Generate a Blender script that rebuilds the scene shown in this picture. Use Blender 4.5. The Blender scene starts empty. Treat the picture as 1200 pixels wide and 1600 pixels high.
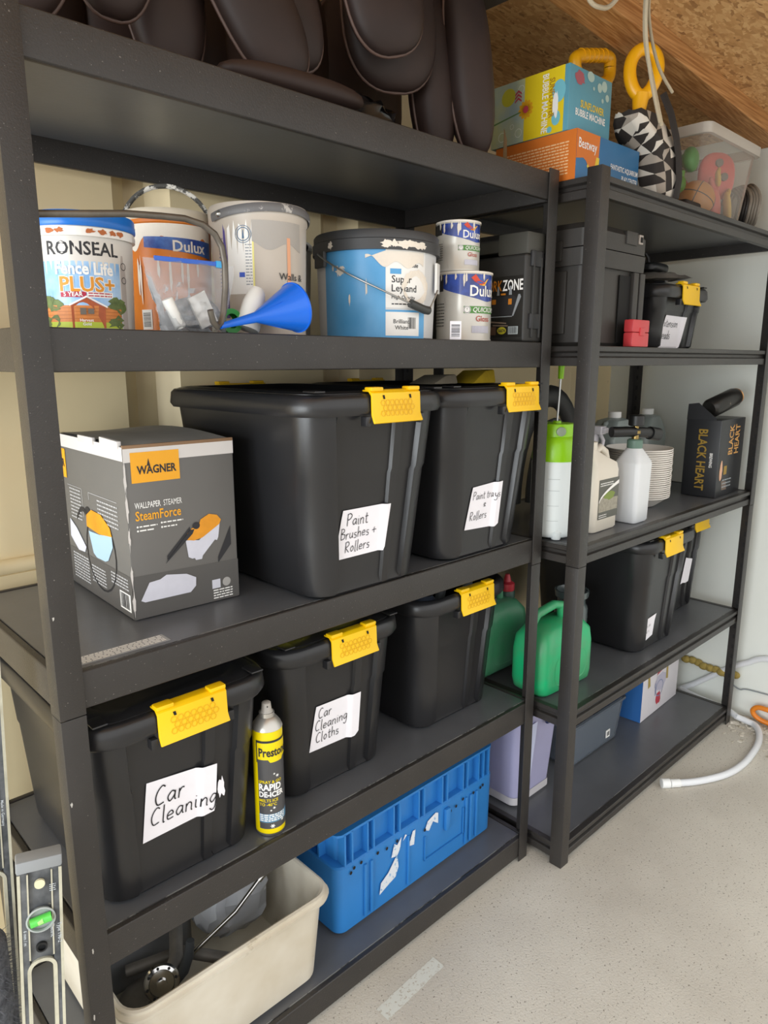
import bpy, bmesh, math, random
from mathutils import Vector, Matrix
random.seed(7)
scene = bpy.context.scene
COL = scene.collection
pi = math.pi

# ------------------------------------------------------------------ camera
cam_d = bpy.data.cameras.new('camera'); cam = bpy.data.objects.new('camera', cam_d); COL.objects.link(cam)
cam_d.sensor_fit = 'VERTICAL'; cam_d.sensor_height = 36.0; cam_d.lens = 1105.0 / 1600.0 * 36.0
cam_d.clip_start = 0.02; cam_d.clip_end = 100
CAM = Vector((-0.3059, -0.9943, 1.3716))
YAW, PITCH = 0.7614, -0.21
cam.location = CAM
cam.rotation_euler = (pi / 2 + PITCH, 0.0, -YAW)
scene.camera = cam

# ------------------------------------------------------------------ world and light
world = bpy.data.worlds.new('sky'); scene.world = world; world.use_nodes = True
bg = world.node_tree.nodes['Background']
bg.inputs['Color'].default_value = (1.0, 0.99, 0.97, 1); bg.inputs['Strength'].default_value = 0.8

def area_light(name, loc, target, sx, sy, power, color):
    l = bpy.data.lights.new(name, 'AREA'); l.shape = 'RECTANGLE'; l.size = sx; l.size_y = sy
    l.energy = power; l.color = color
    o = bpy.data.objects.new(name, l); COL.objects.link(o); o.location = loc
    o.rotation_euler = (Vector(target) - Vector(loc)).to_track_quat('-Z', 'Y').to_euler()
    return o
# cool daylight that comes in through the open end to the left of the camera
area_light('doorway_daylight', (-2.7, -0.45, 0.92), (1.0, -0.1, 0.8), 2.4, 1.7, 55, (0.90, 0.96, 1.0))

vs = scene.view_settings
vs.view_transform = 'Standard'; vs.look = 'None'; vs.gamma = 1.0; vs.use_curve_mapping = False
vs.exposure = 1.05

# ------------------------------------------------------------------ helpers
def lin(h):
    h = h.lstrip('#'); out = []
    for i in (0, 2, 4):
        v = int(h[i:i + 2], 16) / 255.0
        out.append(v / 12.92 if v <= 0.04045 else ((v + 0.055) / 1.055) ** 2.4)
    return tuple(out) + (1.0,)

MATS = {}
def mat(name, col, rough=0.5, metal=0.0, spec=0.5, var=0.0, vscale=8.0, vcol=None, bump=0.0, bscale=60.0,
        speck=None, speck_scale=300.0, speck_amt=0.06, stain=None, stain_scale=14.0, stain_th=0.62, coat=0.0, sss=0.0):
    """procedural principled material: base colour, blotchy variation, specks, stains and fine bump"""
    if name in MATS: return MATS[name]
    m = bpy.data.materials.new(name); m.use_nodes = True; nt = m.node_tree; N = nt.nodes; L = nt.links
    p = N['Principled BSDF']
    p.inputs['Roughness'].default_value = rough; p.inputs['Metallic'].default_value = metal
    p.inputs['Specular IOR Level'].default_value = spec
    if coat: p.inputs['Coat Weight'].default_value = coat; p.inputs['Coat Roughness'].default_value = 0.1
    base = lin(col) if isinstance(col, str) else col
    p.inputs['Base Color'].default_value = base
    tc = N.new('ShaderNodeTexCoord'); cur = None
    def mixn(a, b, fac):
        mx = N.new('ShaderNodeMix'); mx.data_type = 'RGBA'
        if hasattr(a, 'is_linked') or hasattr(a, 'links'): L.new(a, mx.inputs[6])
        else: mx.inputs[6].default_value = a
        mx.inputs[7].default_value = b; L.new(fac, mx.inputs[0]); return mx.outputs[2]
    def noise(scale, detail=4.0, rgh=0.6):
        n = N.new('ShaderNodeTexNoise'); n.inputs['Scale'].default_value = scale; n.inputs['Detail'].default_value = detail
        n.inputs['Roughness'].default_value = rgh; L.new(tc.outputs['Object'], n.inputs['Vector']); return n
    def ramp(src, a, b):
        r = N.new('ShaderNodeMapRange'); r.inputs[1].default_value = a; r.inputs[2].default_value = b
        L.new(src, r.inputs[0]); return r.outputs[0]
    cur = base
    if var > 0:
        n = noise(vscale); c2 = lin(vcol) if vcol else tuple(max(0, v * (1 - var)) for v in base[:3]) + (1,)
        cur = mixn(cur, c2, ramp(n.outputs['Fac'], 0.35, 0.7))
    if stain:
        n = noise(stain_scale, 6.0, 0.7); cur = mixn(cur, lin(stain), ramp(n.outputs['Fac'], stain_th, stain_th + 0.05))
    if speck:
        n = noise(speck_scale, 2.0); cur = mixn(cur, lin(speck), ramp(n.outputs['Fac'], 0.72 - speck_amt, 0.76 - speck_amt))
    if hasattr(cur, 'links'): L.new(cur, p.inputs['Base Color'])
    if bump > 0:
        n = noise(bscale, 5.0); b = N.new('ShaderNodeBump'); b.inputs['Strength'].default_value = bump
        b.inputs['Distance'].default_value = 0.003; L.new(n.outputs['Fac'], b.inputs['Height']); L.new(b.outputs['Normal'], p.inputs['Normal'])
    MATS[name] = m; return m

def clear_mat(name, tint, alpha, rough=0.12):
    """thin clear plastic: see-through sheet with a soft surface reflection"""
    if name in MATS: return MATS[name]
    m = bpy.data.materials.new(name); m.use_nodes = True; nt = m.node_tree; N = nt.nodes; L = nt.links
    p = N['Principled BSDF']; p.inputs['Base Color'].default_value = lin(tint); p.inputs['Roughness'].default_value = rough
    tr = N.new('ShaderNodeBsdfTransparent'); mx = N.new('ShaderNodeMixShader')
    fr = N.new('ShaderNodeFresnel'); fr.inputs[0].default_value = 1.4
    mr = N.new('ShaderNodeMapRange'); mr.inputs[1].default_value = 0; mr.inputs[2].default_value = 1
    mr.inputs[3].default_value = alpha; mr.inputs[4].default_value = 1.0
    L.new(fr.outputs[0], mr.inputs[0]); L.new(mr.outputs[0], mx.inputs[0])
    L.new(tr.outputs[0], mx.inputs[1]); L.new(p.outputs[0], mx.inputs[2])
    L.new(mx.outputs[0], N['Material Output'].inputs['Surface'])
    MATS[name] = m; return m

class MB:
    """collects vertices and faces, then links them as one mesh object"""
    def __init__(s): s.v = []; s.f = []
    def add(s, vs_, fs):
        o = len(s.v); s.v += [tuple(q) for q in vs_]; s.f += [tuple(i + o for i in f) for f in fs]; return s
    def box(s, x0, x1, y0, y1, z0, z1, M=None):
        vv = [Vector((x, y, z)) for z in (z0, z1) for y in (y0, y1) for x in (x0, x1)]
        if M: vv = [M @ q for q in vv]
        return s.add(vv, [(0, 2, 3, 1), (4, 5, 7, 6), (0, 1, 5, 4), (2, 6, 7, 3), (0, 4, 6, 2), (1, 3, 7, 5)])
    def loft(s, rings, cap0=True, cap1=True, closed=True):
        n = len(rings[0]); vv = [q for r in rings for q in r]; ff = []
        for i in range(len(rings) - 1):
            for j in range(n if closed else n - 1):
                k = (j + 1) % n
                ff.append((i * n + j, i * n + k, (i + 1) * n + k, (i + 1) * n + j))
        if cap0: ff.append(tuple(reversed(range(n))))
        if cap1: ff.append(tuple(range((len(rings) - 1) * n, len(rings) * n)))
        return s.add(vv, ff)
    def lathe(s, prof, n=32, c=(0, 0, 0), cap0=True, cap1=True, M=None):
        rings = []
        for r, z in prof:
            ring = [Vector((c[0] + r * math.cos(2 * pi * k / n), c[1] + r * math.sin(2 * pi * k / n), c[2] + z)) for k in range(n)]
            rings.append([M @ q for q in ring] if M else ring)
        return s.loft(rings, cap0, cap1)
    def tube(s, path, r, n=10, caps=True, flat=1.0, up=None):
        path = [Vector(q) for q in path]; rings = []; prev = None
        for i, q in enumerate(path):
            t = (path[min(i + 1, len(path) - 1)] - path[max(i - 1, 0)]).normalized()
            if prev is None:
                a = Vector(up) if up else (Vector((0, 0, 1)) if abs(t.z) < 0.9 else Vector((1, 0, 0)))
            else: a = prev
            b = t.cross(a)
            if b.length < 1e-6: b = t.cross(Vector((0.3, 0.9, 0.1)))
            b.normalize(); a = b.cross(t).normalized(); prev = a
            rr = r[i] if isinstance(r, (list, tuple)) else r
            rings.append([q + a * (rr * math.cos(2 * pi * k / n)) + b * (rr * flat * math.sin(2 * pi * k / n)) for k in range(n)])
        return s.loft(rings, caps, caps)
    def ball(s, c, rx, ry, rz, nu=20, nv=12, M=None, e=1.0):
        rings = []
        def pw(v): return math.copysign(abs(v) ** e, v)
        for i in range(1, nv):
            th = -pi / 2 + pi * i / nv
            ring = [Vector((rx * pw(math.cos(th)) * pw(math.cos(2 * pi * k / nu)), ry * pw(math.cos(th)) * pw(math.sin(2 * pi * k / nu)), rz * pw(math.sin(th)))) for k in range(nu)]
            rings.append([(M @ q if M else q) + Vector(c) for q in ring])
        return s.loft(rings, True, True)
    def build(s, name, m, parent=None, smooth=40, bevel=0.0, seg=2, loc=None, rotz=0.0, label=None, kind=None):
        me = bpy.data.meshes.new(name); me.from_pydata(s.v, [], s.f); me.validate()
        if bevel > 0:
            b = bmesh.new(); b.from_mesh(me); bmesh.ops.remove_doubles(b, verts=b.verts, dist=1e-6)
            ed = [e for e in b.edges if len(e.link_faces) == 2 and e.calc_face_angle(0) > 0.5]
            bmesh.ops.bevel(b, geom=ed, offset=bevel, segments=seg, affect='EDGES', profile=0.6, clamp_overlap=True)
            b.to_mesh(me); b.free()
        if smooth:
            me.polygons.foreach_set('use_smooth', [True] * len(me.polygons))
            me.set_sharp_from_angle(angle=math.radians(smooth))
        me.materials.append(m); me.update()
        o = bpy.data.objects.new(name, me); COL.objects.link(o)
        if parent is not None: o.parent = parent
        if loc is not None: o.location = loc
        if rotz: o.rotation_euler = (0, 0, rotz)
        if label: o['label'] = label
        if kind: o['kind'] = kind
        return o

def thing(name, label, cat, loc=(0, 0, 0), rotz=0.0, group=None, rot=None):
    o = bpy.data.objects.new(name, None); COL.objects.link(o); o.empty_display_size = 0.05
    o.location = loc; o.rotation_euler = rot if rot else (0, 0, rotz); o['label'] = label; o['category'] = cat
    if group: o['group'] = group
    return o
def tag(o, label, cat, group=None):
    o['label'] = label; o['category'] = cat
    if group: o['group'] = group
    return o
def struct(o): o['kind'] = 'structure'; return o

def rrect(a, b, r, z, n=6, cx=0.0, cy=0.0):
    """rounded rectangle ring, counter clockwise, half sizes a and b"""
    r = min(r, a - 1e-4, b - 1e-4); pts = []
    for sx, sy, t0 in ((1, -1, -pi / 2), (1, 1, 0), (-1, 1, pi / 2), (-1, -1, pi)):
        for k in range(n + 1):
            t = t0 + pi / 2 * k / n
            pts.append(Vector((cx + sx * (a - r) + r * math.cos(t), cy + sy * (b - r) + r * math.sin(t), z)))
    return pts

# ---- flat print: 2-D shapes mapped onto faces
_TX = {}
def text2d(s, size=1.0, bold=0.0, shear=0.0, align='LEFT', sx=1.0):
    key = (s, bold, shear)
    if key not in _TX:
        cu = bpy.data.curves.new('t', 'FONT'); cu.body = s; cu.size = 1.0; cu.offset = bold; cu.resolution_u = 2
        o = bpy.data.objects.new('t', cu); COL.objects.link(o)
        bpy.context.view_layer.update()
        me = o.to_mesh(); v = [(q.co.x + shear * q.co.y, min(max(q.co.y, -0.35), 0.95)) for q in me.vertices]; f = [tuple(p.vertices) for p in me.polygons]
        o.to_mesh_clear(); bpy.data.objects.remove(o); bpy.data.curves.remove(cu)
        _TX[key] = (v, f)
    v, f = _TX[key]
    if not v: return [], []
    x0 = min(q[0] for q in v); x1 = max(q[0] for q in v)
    off = {'LEFT': x0, 'CENTER': (x0 + x1) / 2, 'RIGHT': x1}[align]
    return [((q[0] - off) * size * sx, q[1] * size) for q in v], f
def move2d(sh, dx, dy, ang=0.0):
    c, s = math.cos(ang), math.sin(ang)
    return [(dx + c * x - s * y, dy + s * x + c * y) for x, y in sh[0]], sh[1]
def rect2d(x0, x1, y0, y1, nx=1, ny=1):
    v = [(x0 + (x1 - x0) * i / nx, y0 + (y1 - y0) * j / ny) for j in range(ny + 1) for i in range(nx + 1)]
    return v, [(j * (nx + 1) + i, j * (nx + 1) + i + 1, (j + 1) * (nx + 1) + i + 1, (j + 1) * (nx + 1) + i) for j in range(ny) for i in range(nx)]
def strip2d(x0, x1, n, lo, hi):
    v = []; f = []
    for i in range(n + 1):
        x = x0 + (x1 - x0) * i / n; v += [(x, lo(x)), (x, hi(x))]
    for i in range(n): f.append((2 * i, 2 * i + 2, 2 * i + 3, 2 * i + 1))
    return v, f
def ell2d(cx, cy, rx, ry=None, n=20):
    ry = rx if ry is None else ry
    return [(cx + rx * math.cos(2 * pi * k / n), cy + ry * math.sin(2 * pi * k / n)) for k in range(n)], [tuple(range(n))]
def poly2d(pts): return list(pts), [tuple(range(len(pts)))]
def ring2d(cx, cy, r0, r1, n=24):
    v = []; f = []
    for k in range(n):
        t = 2 * pi * k / n; v += [(cx + r0 * math.cos(t), cy + r0 * math.sin(t)), (cx + r1 * math.cos(t), cy + r1 * math.sin(t))]
    for k in range(n): a = 2 * k; b = 2 * ((k + 1) % n); f.append((a, a + 1, b + 1, b))
    return v, f
def blob2d(cx, cy, rx, ry, seed, n=22, jag=0.25):
    rnd = random.Random(seed)
    return [(cx + rx * (1 + rnd.uniform(-jag, jag)) * math.cos(2 * pi * k / n), cy + ry * (1 + rnd.uniform(-jag, jag)) * math.sin(2 * pi * k / n)) for k in range(n)], [tuple(range(n))]
def textline2d(x0, x1, y, h, seed, gap=0.25):
    """a line of small unreadable print as word-sized bars"""
    rnd = random.Random(seed); v = []; f = []; x = x0
    while x < x1:
        w = min(rnd.uniform(1.5, 5.0) * h, x1 - x); a, b = rect2d(x, x + w, y, y + h)
        o = len(v); v += a; f += [tuple(i + o for i in q) for q in b]; x += w + h * 0.7
    return v, f
def bars2d(x0, x1, y0, y1, seed, n=18, vert=True):
    rnd = random.Random(seed); v = []; f = []; t = 0.0; ws = [rnd.uniform(0.4, 1.6) for _ in range(2 * n)]; tot = sum(ws)
    for i, w in enumerate(ws):
        a, b = t / tot, (t + w) / tot; t += w
        if i % 2: continue
        r = rect2d(x0 + (x1 - x0) * a, x0 + (x1 - x0) * b, y0, y1) if vert else rect2d(x0, x1, y0 + (y1 - y0) * a, y0 + (y1 - y0) * b)
        o = len(v); v += r[0]; f += [tuple(k + o for k in q) for q in r[1]]
    return v, f
def plane_map(O, U, V, N, eps):
    O, U, V, N = Vector(O), Vector(U), Vector(V), Vector(N)
    return lambda x, y: O + U * x + V * y + N * eps
def cyl_map(phi, rfun, eps, c=(0, 0, 0)):
    """x runs along the wall to the viewer's right, y is height"""
    def f(x, y):
        r = rfun(y) + eps; t = phi + x / rfun(y)
        return Vector((c[0] + r * math.cos(t), c[1] + r * math.sin(t), c[2] + y))
    return f
SPLIT = {'rim_paint', 'paint_splash', 'paint_runs', 'label_remains', 'pictured_outline', 'paint_dribble', 'slot', 'bolt_hole', 'pictured_latches', 'pictured_tools', 'bubbles', 'shed_roof', 'shed_window',
         'hedge', 'worn_corner', 'print_red', 'print_gold', 'print_lines', 'pictured_hose', 'outline_bubbles', 'badge_chevrons', 'scratch', 'side_badge', 'badge', 'dried_paint', 'blue_panel', 'petals', 'clock_hands', 'product_lettering', 'title_lettering', 'shade_lettering', 'shade_name', 'range_lettering', 'front_lettering'}
def decal(name, shapes, mp, m, parent, label=None):
    if name in SPLIT and isinstance(shapes, list) and len(shapes) > 1:
        return [decal(name, s_, mp, m, parent, label) for s_ in shapes][0]
    b = MB()
    for v, f in (shapes if isinstance(shapes, list) else [shapes]):
        if v: b.add([mp(x, y) for x, y in v], f)
    return b.build(name, m, parent, smooth=0, label=label, kind='stuff' if name.endswith('print') and isinstance(shapes, list) and len(shapes) > 1 else None)

# ---- hand lettering as pen strokes (x-height 1)
HW = {
 'P': (1.1, [[(.1, 2), (.1, 0)], [(0, 1.9), (.6, 2.0), (.95, 1.6), (.6, 1.1), (.12, 1.0)]]),
 'B': (1.1, [[(.1, 2), (.12, 0)], [(0, 1.95), (.6, 1.95), (.75, 1.5), (.2, 1.05), (.9, .9), (.85, .2), (.1, 0)]]),
 'R': (1.1, [[(.1, 1.9), (.1, 0)], [(0, 1.85), (.6, 1.95), (.85, 1.5), (.5, 1.05), (.12, .95), (.9, 0)]]),
 'C': (1.1, [[(.9, 1.75), (.6, 1.95), (.2, 1.5), (.05, .8), (.3, .1), (.9, .2)]]),
 'a': (.95, [[(.75, .85), (.4, 1), (.05, .5), (.3, .02), (.7, .5), (.75, .95), (.75, .2), (.9, .02)]]),
 'i': (.4, [[(.15, 1), (.15, .15), (.3, 0)], [(.15, 1.35), (.18, 1.42)]]),
 'n': (.95, [[(.1, 1), (.1, 0)], [(.1, .6), (.4, 1), (.7, .8), (.72, .1), (.85, 0)]]),
 't': (.7, [[(.3, 1.7), (.28, .2), (.5, 0), (.65, .1)], [(0, 1.1), (.65, 1.15)]]),
 'r': (.7, [[(.1, 1), (.1, 0)], [(.1, .6), (.35, 1), (.6, .95)]]),
 'u': (.95, [[(.1, 1), (.1, .3), (.35, 0), (.7, .4), (.72, 1), (.74, .2), (.9, 0)]]),
 's': (.75, [[(.6, .95), (.2, .95), (.15, .6), (.55, .45), (.5, .05), (.05, .05)]]),
 'h': (.95, [[(.1, 2), (.1, 0)], [(.1, .6), (.4, 1), (.7, .8), (.72, 0)]]),
 'e': (.9, [[(.08, .5), (.7, .6), (.5, 1), (.1, .7), (.15, .1), (.75, .15)]]),
 'o': (.9, [[(.4, 1), (.08, .6), (.3, .02), (.7, .4), (.55, .95), (.3, .98)]]),
 'l': (.4, [[(.15, 2), (.13, .1), (.3, 0)]]),
 'g': (.95, [[(.75, .85), (.4, 1), (.05, .5), (.3, .05), (.7, .5), (.75, .95), (.72, -.5), (.4, -.9), (.05, -.6)]]),
 'y': (.9, [[(.1, 1), (.15, .4), (.4, .1), (.7, .5)], [(.72, 1), (.65, -.5), (.3, -.9), (.05, -.7)]]),
 '+': (1.1, [[(.5, 1.3), (.5, .2)], [(0, .75), (1.0, .8)]]),
 '&': (1.1, [[(.9, .9), (.3, 1.0), (.1, .6), (.6, .55)], [(.55, 1.25), (.5, .3)], [(.1, .25), (.9, .3)]]),
 'x': (.8, [[(.05, 1), (.65, 0)], [(.65, 1), (.05, 0)]]),
 'd': (.95, [[(.75, .85), (.4, 1), (.05, .5), (.3, .02), (.7, .5), (.75, 1.9), (.75, .1), (.88, 0)]]),
}
def hand2d(s, size, pen=0.13, ang=0.0, track=0.12):
    V_ = []; F_ = []; x = 0.0; rnd = random.Random(len(s) * 31 + ord(s[0]))
    for ch in s:
        if ch == ' ': x += 0.6; continue
        w, strokes = HW[ch]; jy = rnd.uniform(-.06, .06)
        for st in strokes:
            pts = []
            P_ = [st[0]] + list(st) + [st[-1]]
            for i in range(1, len(P_) - 2):
                for k in range(5):
                    t = k / 5.0; q = []
                    for d in (0, 1):
                        a, b, c, e = P_[i - 1][d], P_[i][d], P_[i + 1][d], P_[i + 2][d]
                        q.append(0.5 * (2 * b + (c - a) * t + (2 * a - 5 * b + 4 * c - e) * t * t + (3 * b - a - 3 * c + e) * t ** 3))
                    pts.append(q)
            pts.append(list(st[-1])); o = len(V_)
            for i, q in enumerate(pts):
                a = pts[max(i - 1, 0)]; b = pts[min(i + 1, len(pts) - 1)]
                dx, dy = b[0] - a[0], b[1] - a[1]; l = math.hypot(dx, dy) or 1; nx, ny = -dy / l * pen / 2, dx / l * pen / 2
                for sg in (1, -1):
                    px, py = x + q[0] + sg * nx, q[1] + jy + sg * ny; px += py * 0.08
                    V_.append((px * size, py * size))
            for i in range(len(pts) - 1): F_.append((o + 2 * i, o + 2 * i + 1, o + 2 * i + 3, o + 2 * i + 2))
        x += w + track
    return move2d((V_, F_), 0, 0, ang)

def copy_tree(o, parent=None):
    c = o.copy(); COL.objects.link(c); c.parent = parent
    for ch in list(o.children): copy_tree(ch, c)
    return c

# ------------------------------------------------------------------ shared materials
m_steel = mat('black_powder_coat', '#322f2d', 0.40, spec=0.5, var=0.25, vscale=6, bump=0.25, bscale=420, speck='#77736e', speck_scale=260, speck_amt=0.02)
m_board = mat('dark_laminate', '#5c5e62', 0.33, spec=0.6, var=0.2, vscale=5, bump=0.06, bscale=90)
m_black = mat('black_plastic', '#222224', 0.33, spec=0.5, var=0.12, vscale=4, bump=0.04, bscale=150)
m_black2 = mat('black_satin', '#161617', 0.4)
m_yellow = mat('yellow_clip_plastic', '#f2c200', 0.4)
m_paper = mat('label_paper', '#eceaf0', 0.7, var=0.04, vscale=20)
m_ink = mat('marker_ink', '#101014', 0.6)
m_white = mat('white_print', '#f2f1ee', 0.55)
m_dark = mat('dark_print', '#26262a', 0.55)
m_wire = mat('zinc_wire', '#b9bab8', 0.3, metal=0.9)
m_card = mat('brown_card', '#b08d62', 0.8, var=0.15)
m_whiteplast = mat('white_plastic', '#e4e4e0', 0.4, var=0.05)
m_hole = mat('hole_dark', '#0b0b0c', 0.8)
m_slot = mat('slot_dark', '#201f1f', 0.7)
# ------------------------------------------------------------------ the room
m_floor = mat('concrete_floor', '#cdc8bd', 0.75, var=0.14, vscale=2.2, vcol='#bcb6ab', bump=0.5, bscale=200, speck='#857f75', speck_scale=170, speck_amt=0.085, stain='#c9c4b8', stain_scale=5, stain_th=0.66)
m_wall = mat('cream_painted_steel', '#ead8ae', 0.5, var=0.05, vscale=3, stain='#cdbb98', stain_scale=5, stain_th=0.66)
m_wallr = mat('offwhite_painted_wall', '#e4e8e2', 0.55, var=0.05, vscale=2.0)
m_out = mat('yard_concrete', '#b5b0a6', 0.8, var=0.1, vscale=1.5)

b = MB(); b.box(-1.6, 2.75, -2.4, 0.75, -0.05, 0.0)
struct(b.build('floor', m_floor, smooth=0))
b = MB(); b.box(-14, 14, -14, 12, -0.12, -0.055)
struct(b.build('ground', m_out, smooth=0))

# back wall: pressed steel panels with vertical swages, as one folded sheet
def swage(xs, y0, dep):
    pts = []
    for x in xs:
        pts += [(x, y0), (x + 0.042, y0 + dep), (x + 0.09, y0 + dep), (x + 0.132, y0)]
    return pts
prof = [(-1.6, 0.555)] + swage([-1.30, -0.74, -0.18, 0.38, 0.94, 1.50, 2.06], 0.555, 0.04) + [(2.75, 0.555)]
rings = [[Vector((x, y, z)) for z in (-0.04, 2.62)] for x, y in prof]
b = MB(); b.loft(rings, False, False, closed=False)
back = [[Vector((x, 0.66, z)) for z in (-0.04, 2.62)] for x in (-1.6, 2.75)]
b.loft(back, False, False, closed=False)
struct(b.build('wall_back', m_wall, smooth=20))
# rounded rail that runs along the wall just above the third shelf
b = MB(); b.tube([(-1.6, 0.548, 0.958), (0.17, 0.548, 0.958)], 0.017, 12); b.box(-1.6, 0.17, 0.535, 0.556, 0.90, 0.945)
struct(b.build('trim_1', m_wall, smooth=40))

b = MB(); b.box(2.5, 2.6, -1.3, 0.66, -0.04, 2.3)
struct(b.build('wall_right', m_wallr, smooth=0))

# sloping roof of oriented strand board: warm flaky pattern
def osb():
    m = bpy.data.materials.new('strand_board'); m.use_nodes = True; nt = m.node_tree; N = nt.nodes; L = nt.links; p = N['Principled BSDF']
    p.inputs['Roughness'].default_value = 0.7
    tc = N.new('ShaderNodeTexCoord')
    def layer(rot, scale, seed):
        mp = N.new('ShaderNodeMapping'); mp.inputs['Rotation'].default_value = (0, 0, rot); mp.inputs['Scale'].default_value = scale
        mp.inputs['Location'].default_value = (seed, seed * 2, 0)
        L.new(tc.outputs['Object'], mp.inputs['Vector'])
        v = N.new('ShaderNodeTexVoronoi'); v.inputs['Scale'].default_value = 1.0; v.inputs['Randomness'].default_value = 1.0
        L.new(mp.outputs[0], v.inputs['Vector']); return v.outputs['Color']
    a = layer(0.5, (30, 110, 30), 0.0); c = layer(-0.9, (34, 105, 34), 3.0); d = layer(1.9, (28, 100, 28), 7.0)
    n = N.new('ShaderNodeTexNoise'); n.inputs['Scale'].default_value = 36; L.new(tc.outputs['Object'], n.inputs['Vector'])
    n2 = N.new('ShaderNodeTexNoise'); n2.inputs['Scale'].default_value = 28; L.new(tc.outputs['Object'], n2.inputs['Vector'])
    gt = N.new('ShaderNodeMath'); gt.operation = 'GREATER_THAN'; gt.inputs[1].default_value = 0.5; L.new(n.outputs['Fac'], gt.inputs[0])
    gt2 = N.new('ShaderNodeMath'); gt2.operation = 'GREATER_THAN'; gt2.inputs[1].default_value = 0.53; L.new(n2.outputs['Fac'], gt2.inputs[0])
    m1 = N.new('ShaderNodeMix'); m1.data_type = 'RGBA'; L.new(a, m1.inputs[6]); L.new(c, m1.inputs[7]); L.new(gt.outputs[0], m1.inputs[0])
    m2 = N.new('ShaderNodeMix'); m2.data_type = 'RGBA'; L.new(m1.outputs[2], m2.inputs[6]); L.new(d, m2.inputs[7]); L.new(gt2.outputs[0], m2.inputs[0])
    bw = N.new('ShaderNodeSeparateColor'); L.new(m2.outputs[2], bw.inputs[0])
    cr = N.new('ShaderNodeValToRGB'); e = cr.color_ramp.elements
    e[0].position = 0.0; e[0].color = lin('#94683b'); e[1].position = 1.0; e[1].color = lin('#d6ab74')
    k = cr.color_ramp.elements.new(0.12); k.color = lin('#b58650'); k = cr.color_ramp.elements.new(0.5); k.color = lin('#c3935c')
    L.new(bw.outputs[0], cr.inputs[0]); L.new(cr.outputs[0], p.inputs['Base Color'])
    bp = N.new('ShaderNodeBump'); bp.inputs['Strength'].default_value = 0.3; bp.inputs['Distance'].default_value = 0.002
    L.new(bw.outputs[0], bp.inputs['Height']); L.new(bp.outputs[0], p.inputs['Normal'])
    return m
m_osb = osb()
def ceil_z(x): return 2.215 - 0.06 * (x - 1.4)
b = MB()
for x0, x1 in ((-1.0, 2.7),):
    vv = [Vector((x, y, ceil_z(x) + dz)) for dz in (0, 0.018) for y in (-1.12, 0.66) for x in (x0, x1)]
    b.add(vv, [(0, 2, 3, 1), (4, 5, 7, 6), (0, 1, 5, 4), (2, 6, 7, 3), (0, 4, 6, 2), (1, 3, 7, 5)])
struct(b.build('ceiling', m_osb, smooth=0))

def pine():
    m = mat('pine_joist', '#bd8a55', 0.6, var=0.2, vscale=5, vcol='#a8743f'); nt = m.node_tree; N = nt.nodes; L = nt.links; p = N['Principled BSDF']
    tc = N.new('ShaderNodeTexCoord'); mp = N.new('ShaderNodeMapping'); mp.inputs['Scale'].default_value = (2, 60, 60); L.new(tc.outputs['Object'], mp.inputs[0])
    n = N.new('ShaderNodeTexNoise'); n.inputs['Scale'].default_value = 3.0; n.inputs['Detail'].default_value = 3; L.new(mp.outputs[0], n.inputs['Vector'])
    cr = N.new('ShaderNodeValToRGB'); cr.color_ramp.elements[0].position = 0.35; cr.color_ramp.elements[0].color = lin('#96622f')
    cr.color_ramp.elements[1].position = 0.7; cr.color_ramp.elements[1].color = lin('#c9965f')
    L.new(n.outputs['Fac'], cr.inputs[0]); L.new(cr.outputs[0], p.inputs['Base Color']); return m
m_pine = pine()
# pine joist under the roof boards
b = MB(); vv = []
for x in (0.75, 2.5):
    t = ceil_z(x); vv += [Vector((x, -0.032, t - 0.052)), Vector((x, 0.062, t - 0.052)), Vector((x, 0.062, t)), Vector((x, -0.032, t))]
b.add(vv, [(0, 1, 2, 3), (7, 6, 5, 4), (0, 4, 5, 1), (1, 5, 6, 2), (2, 6, 7, 3), (3, 7, 4, 0)])
struct(b.build('trim_2', m_pine, smooth=0, bevel=0.002))
# dark steel purlin across the roof above the joint of the two shelving units
b = MB(); b.box(0.93, 1.09, -0.5, 0.555, ceil_z(1.0) - 0.10, ceil_z(1.0) - 0.004)
struct(b.build('trim_3', mat('dark_steel_purlin', '#37302c', 0.6, var=0.2), smooth=0, bevel=0.004))
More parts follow.
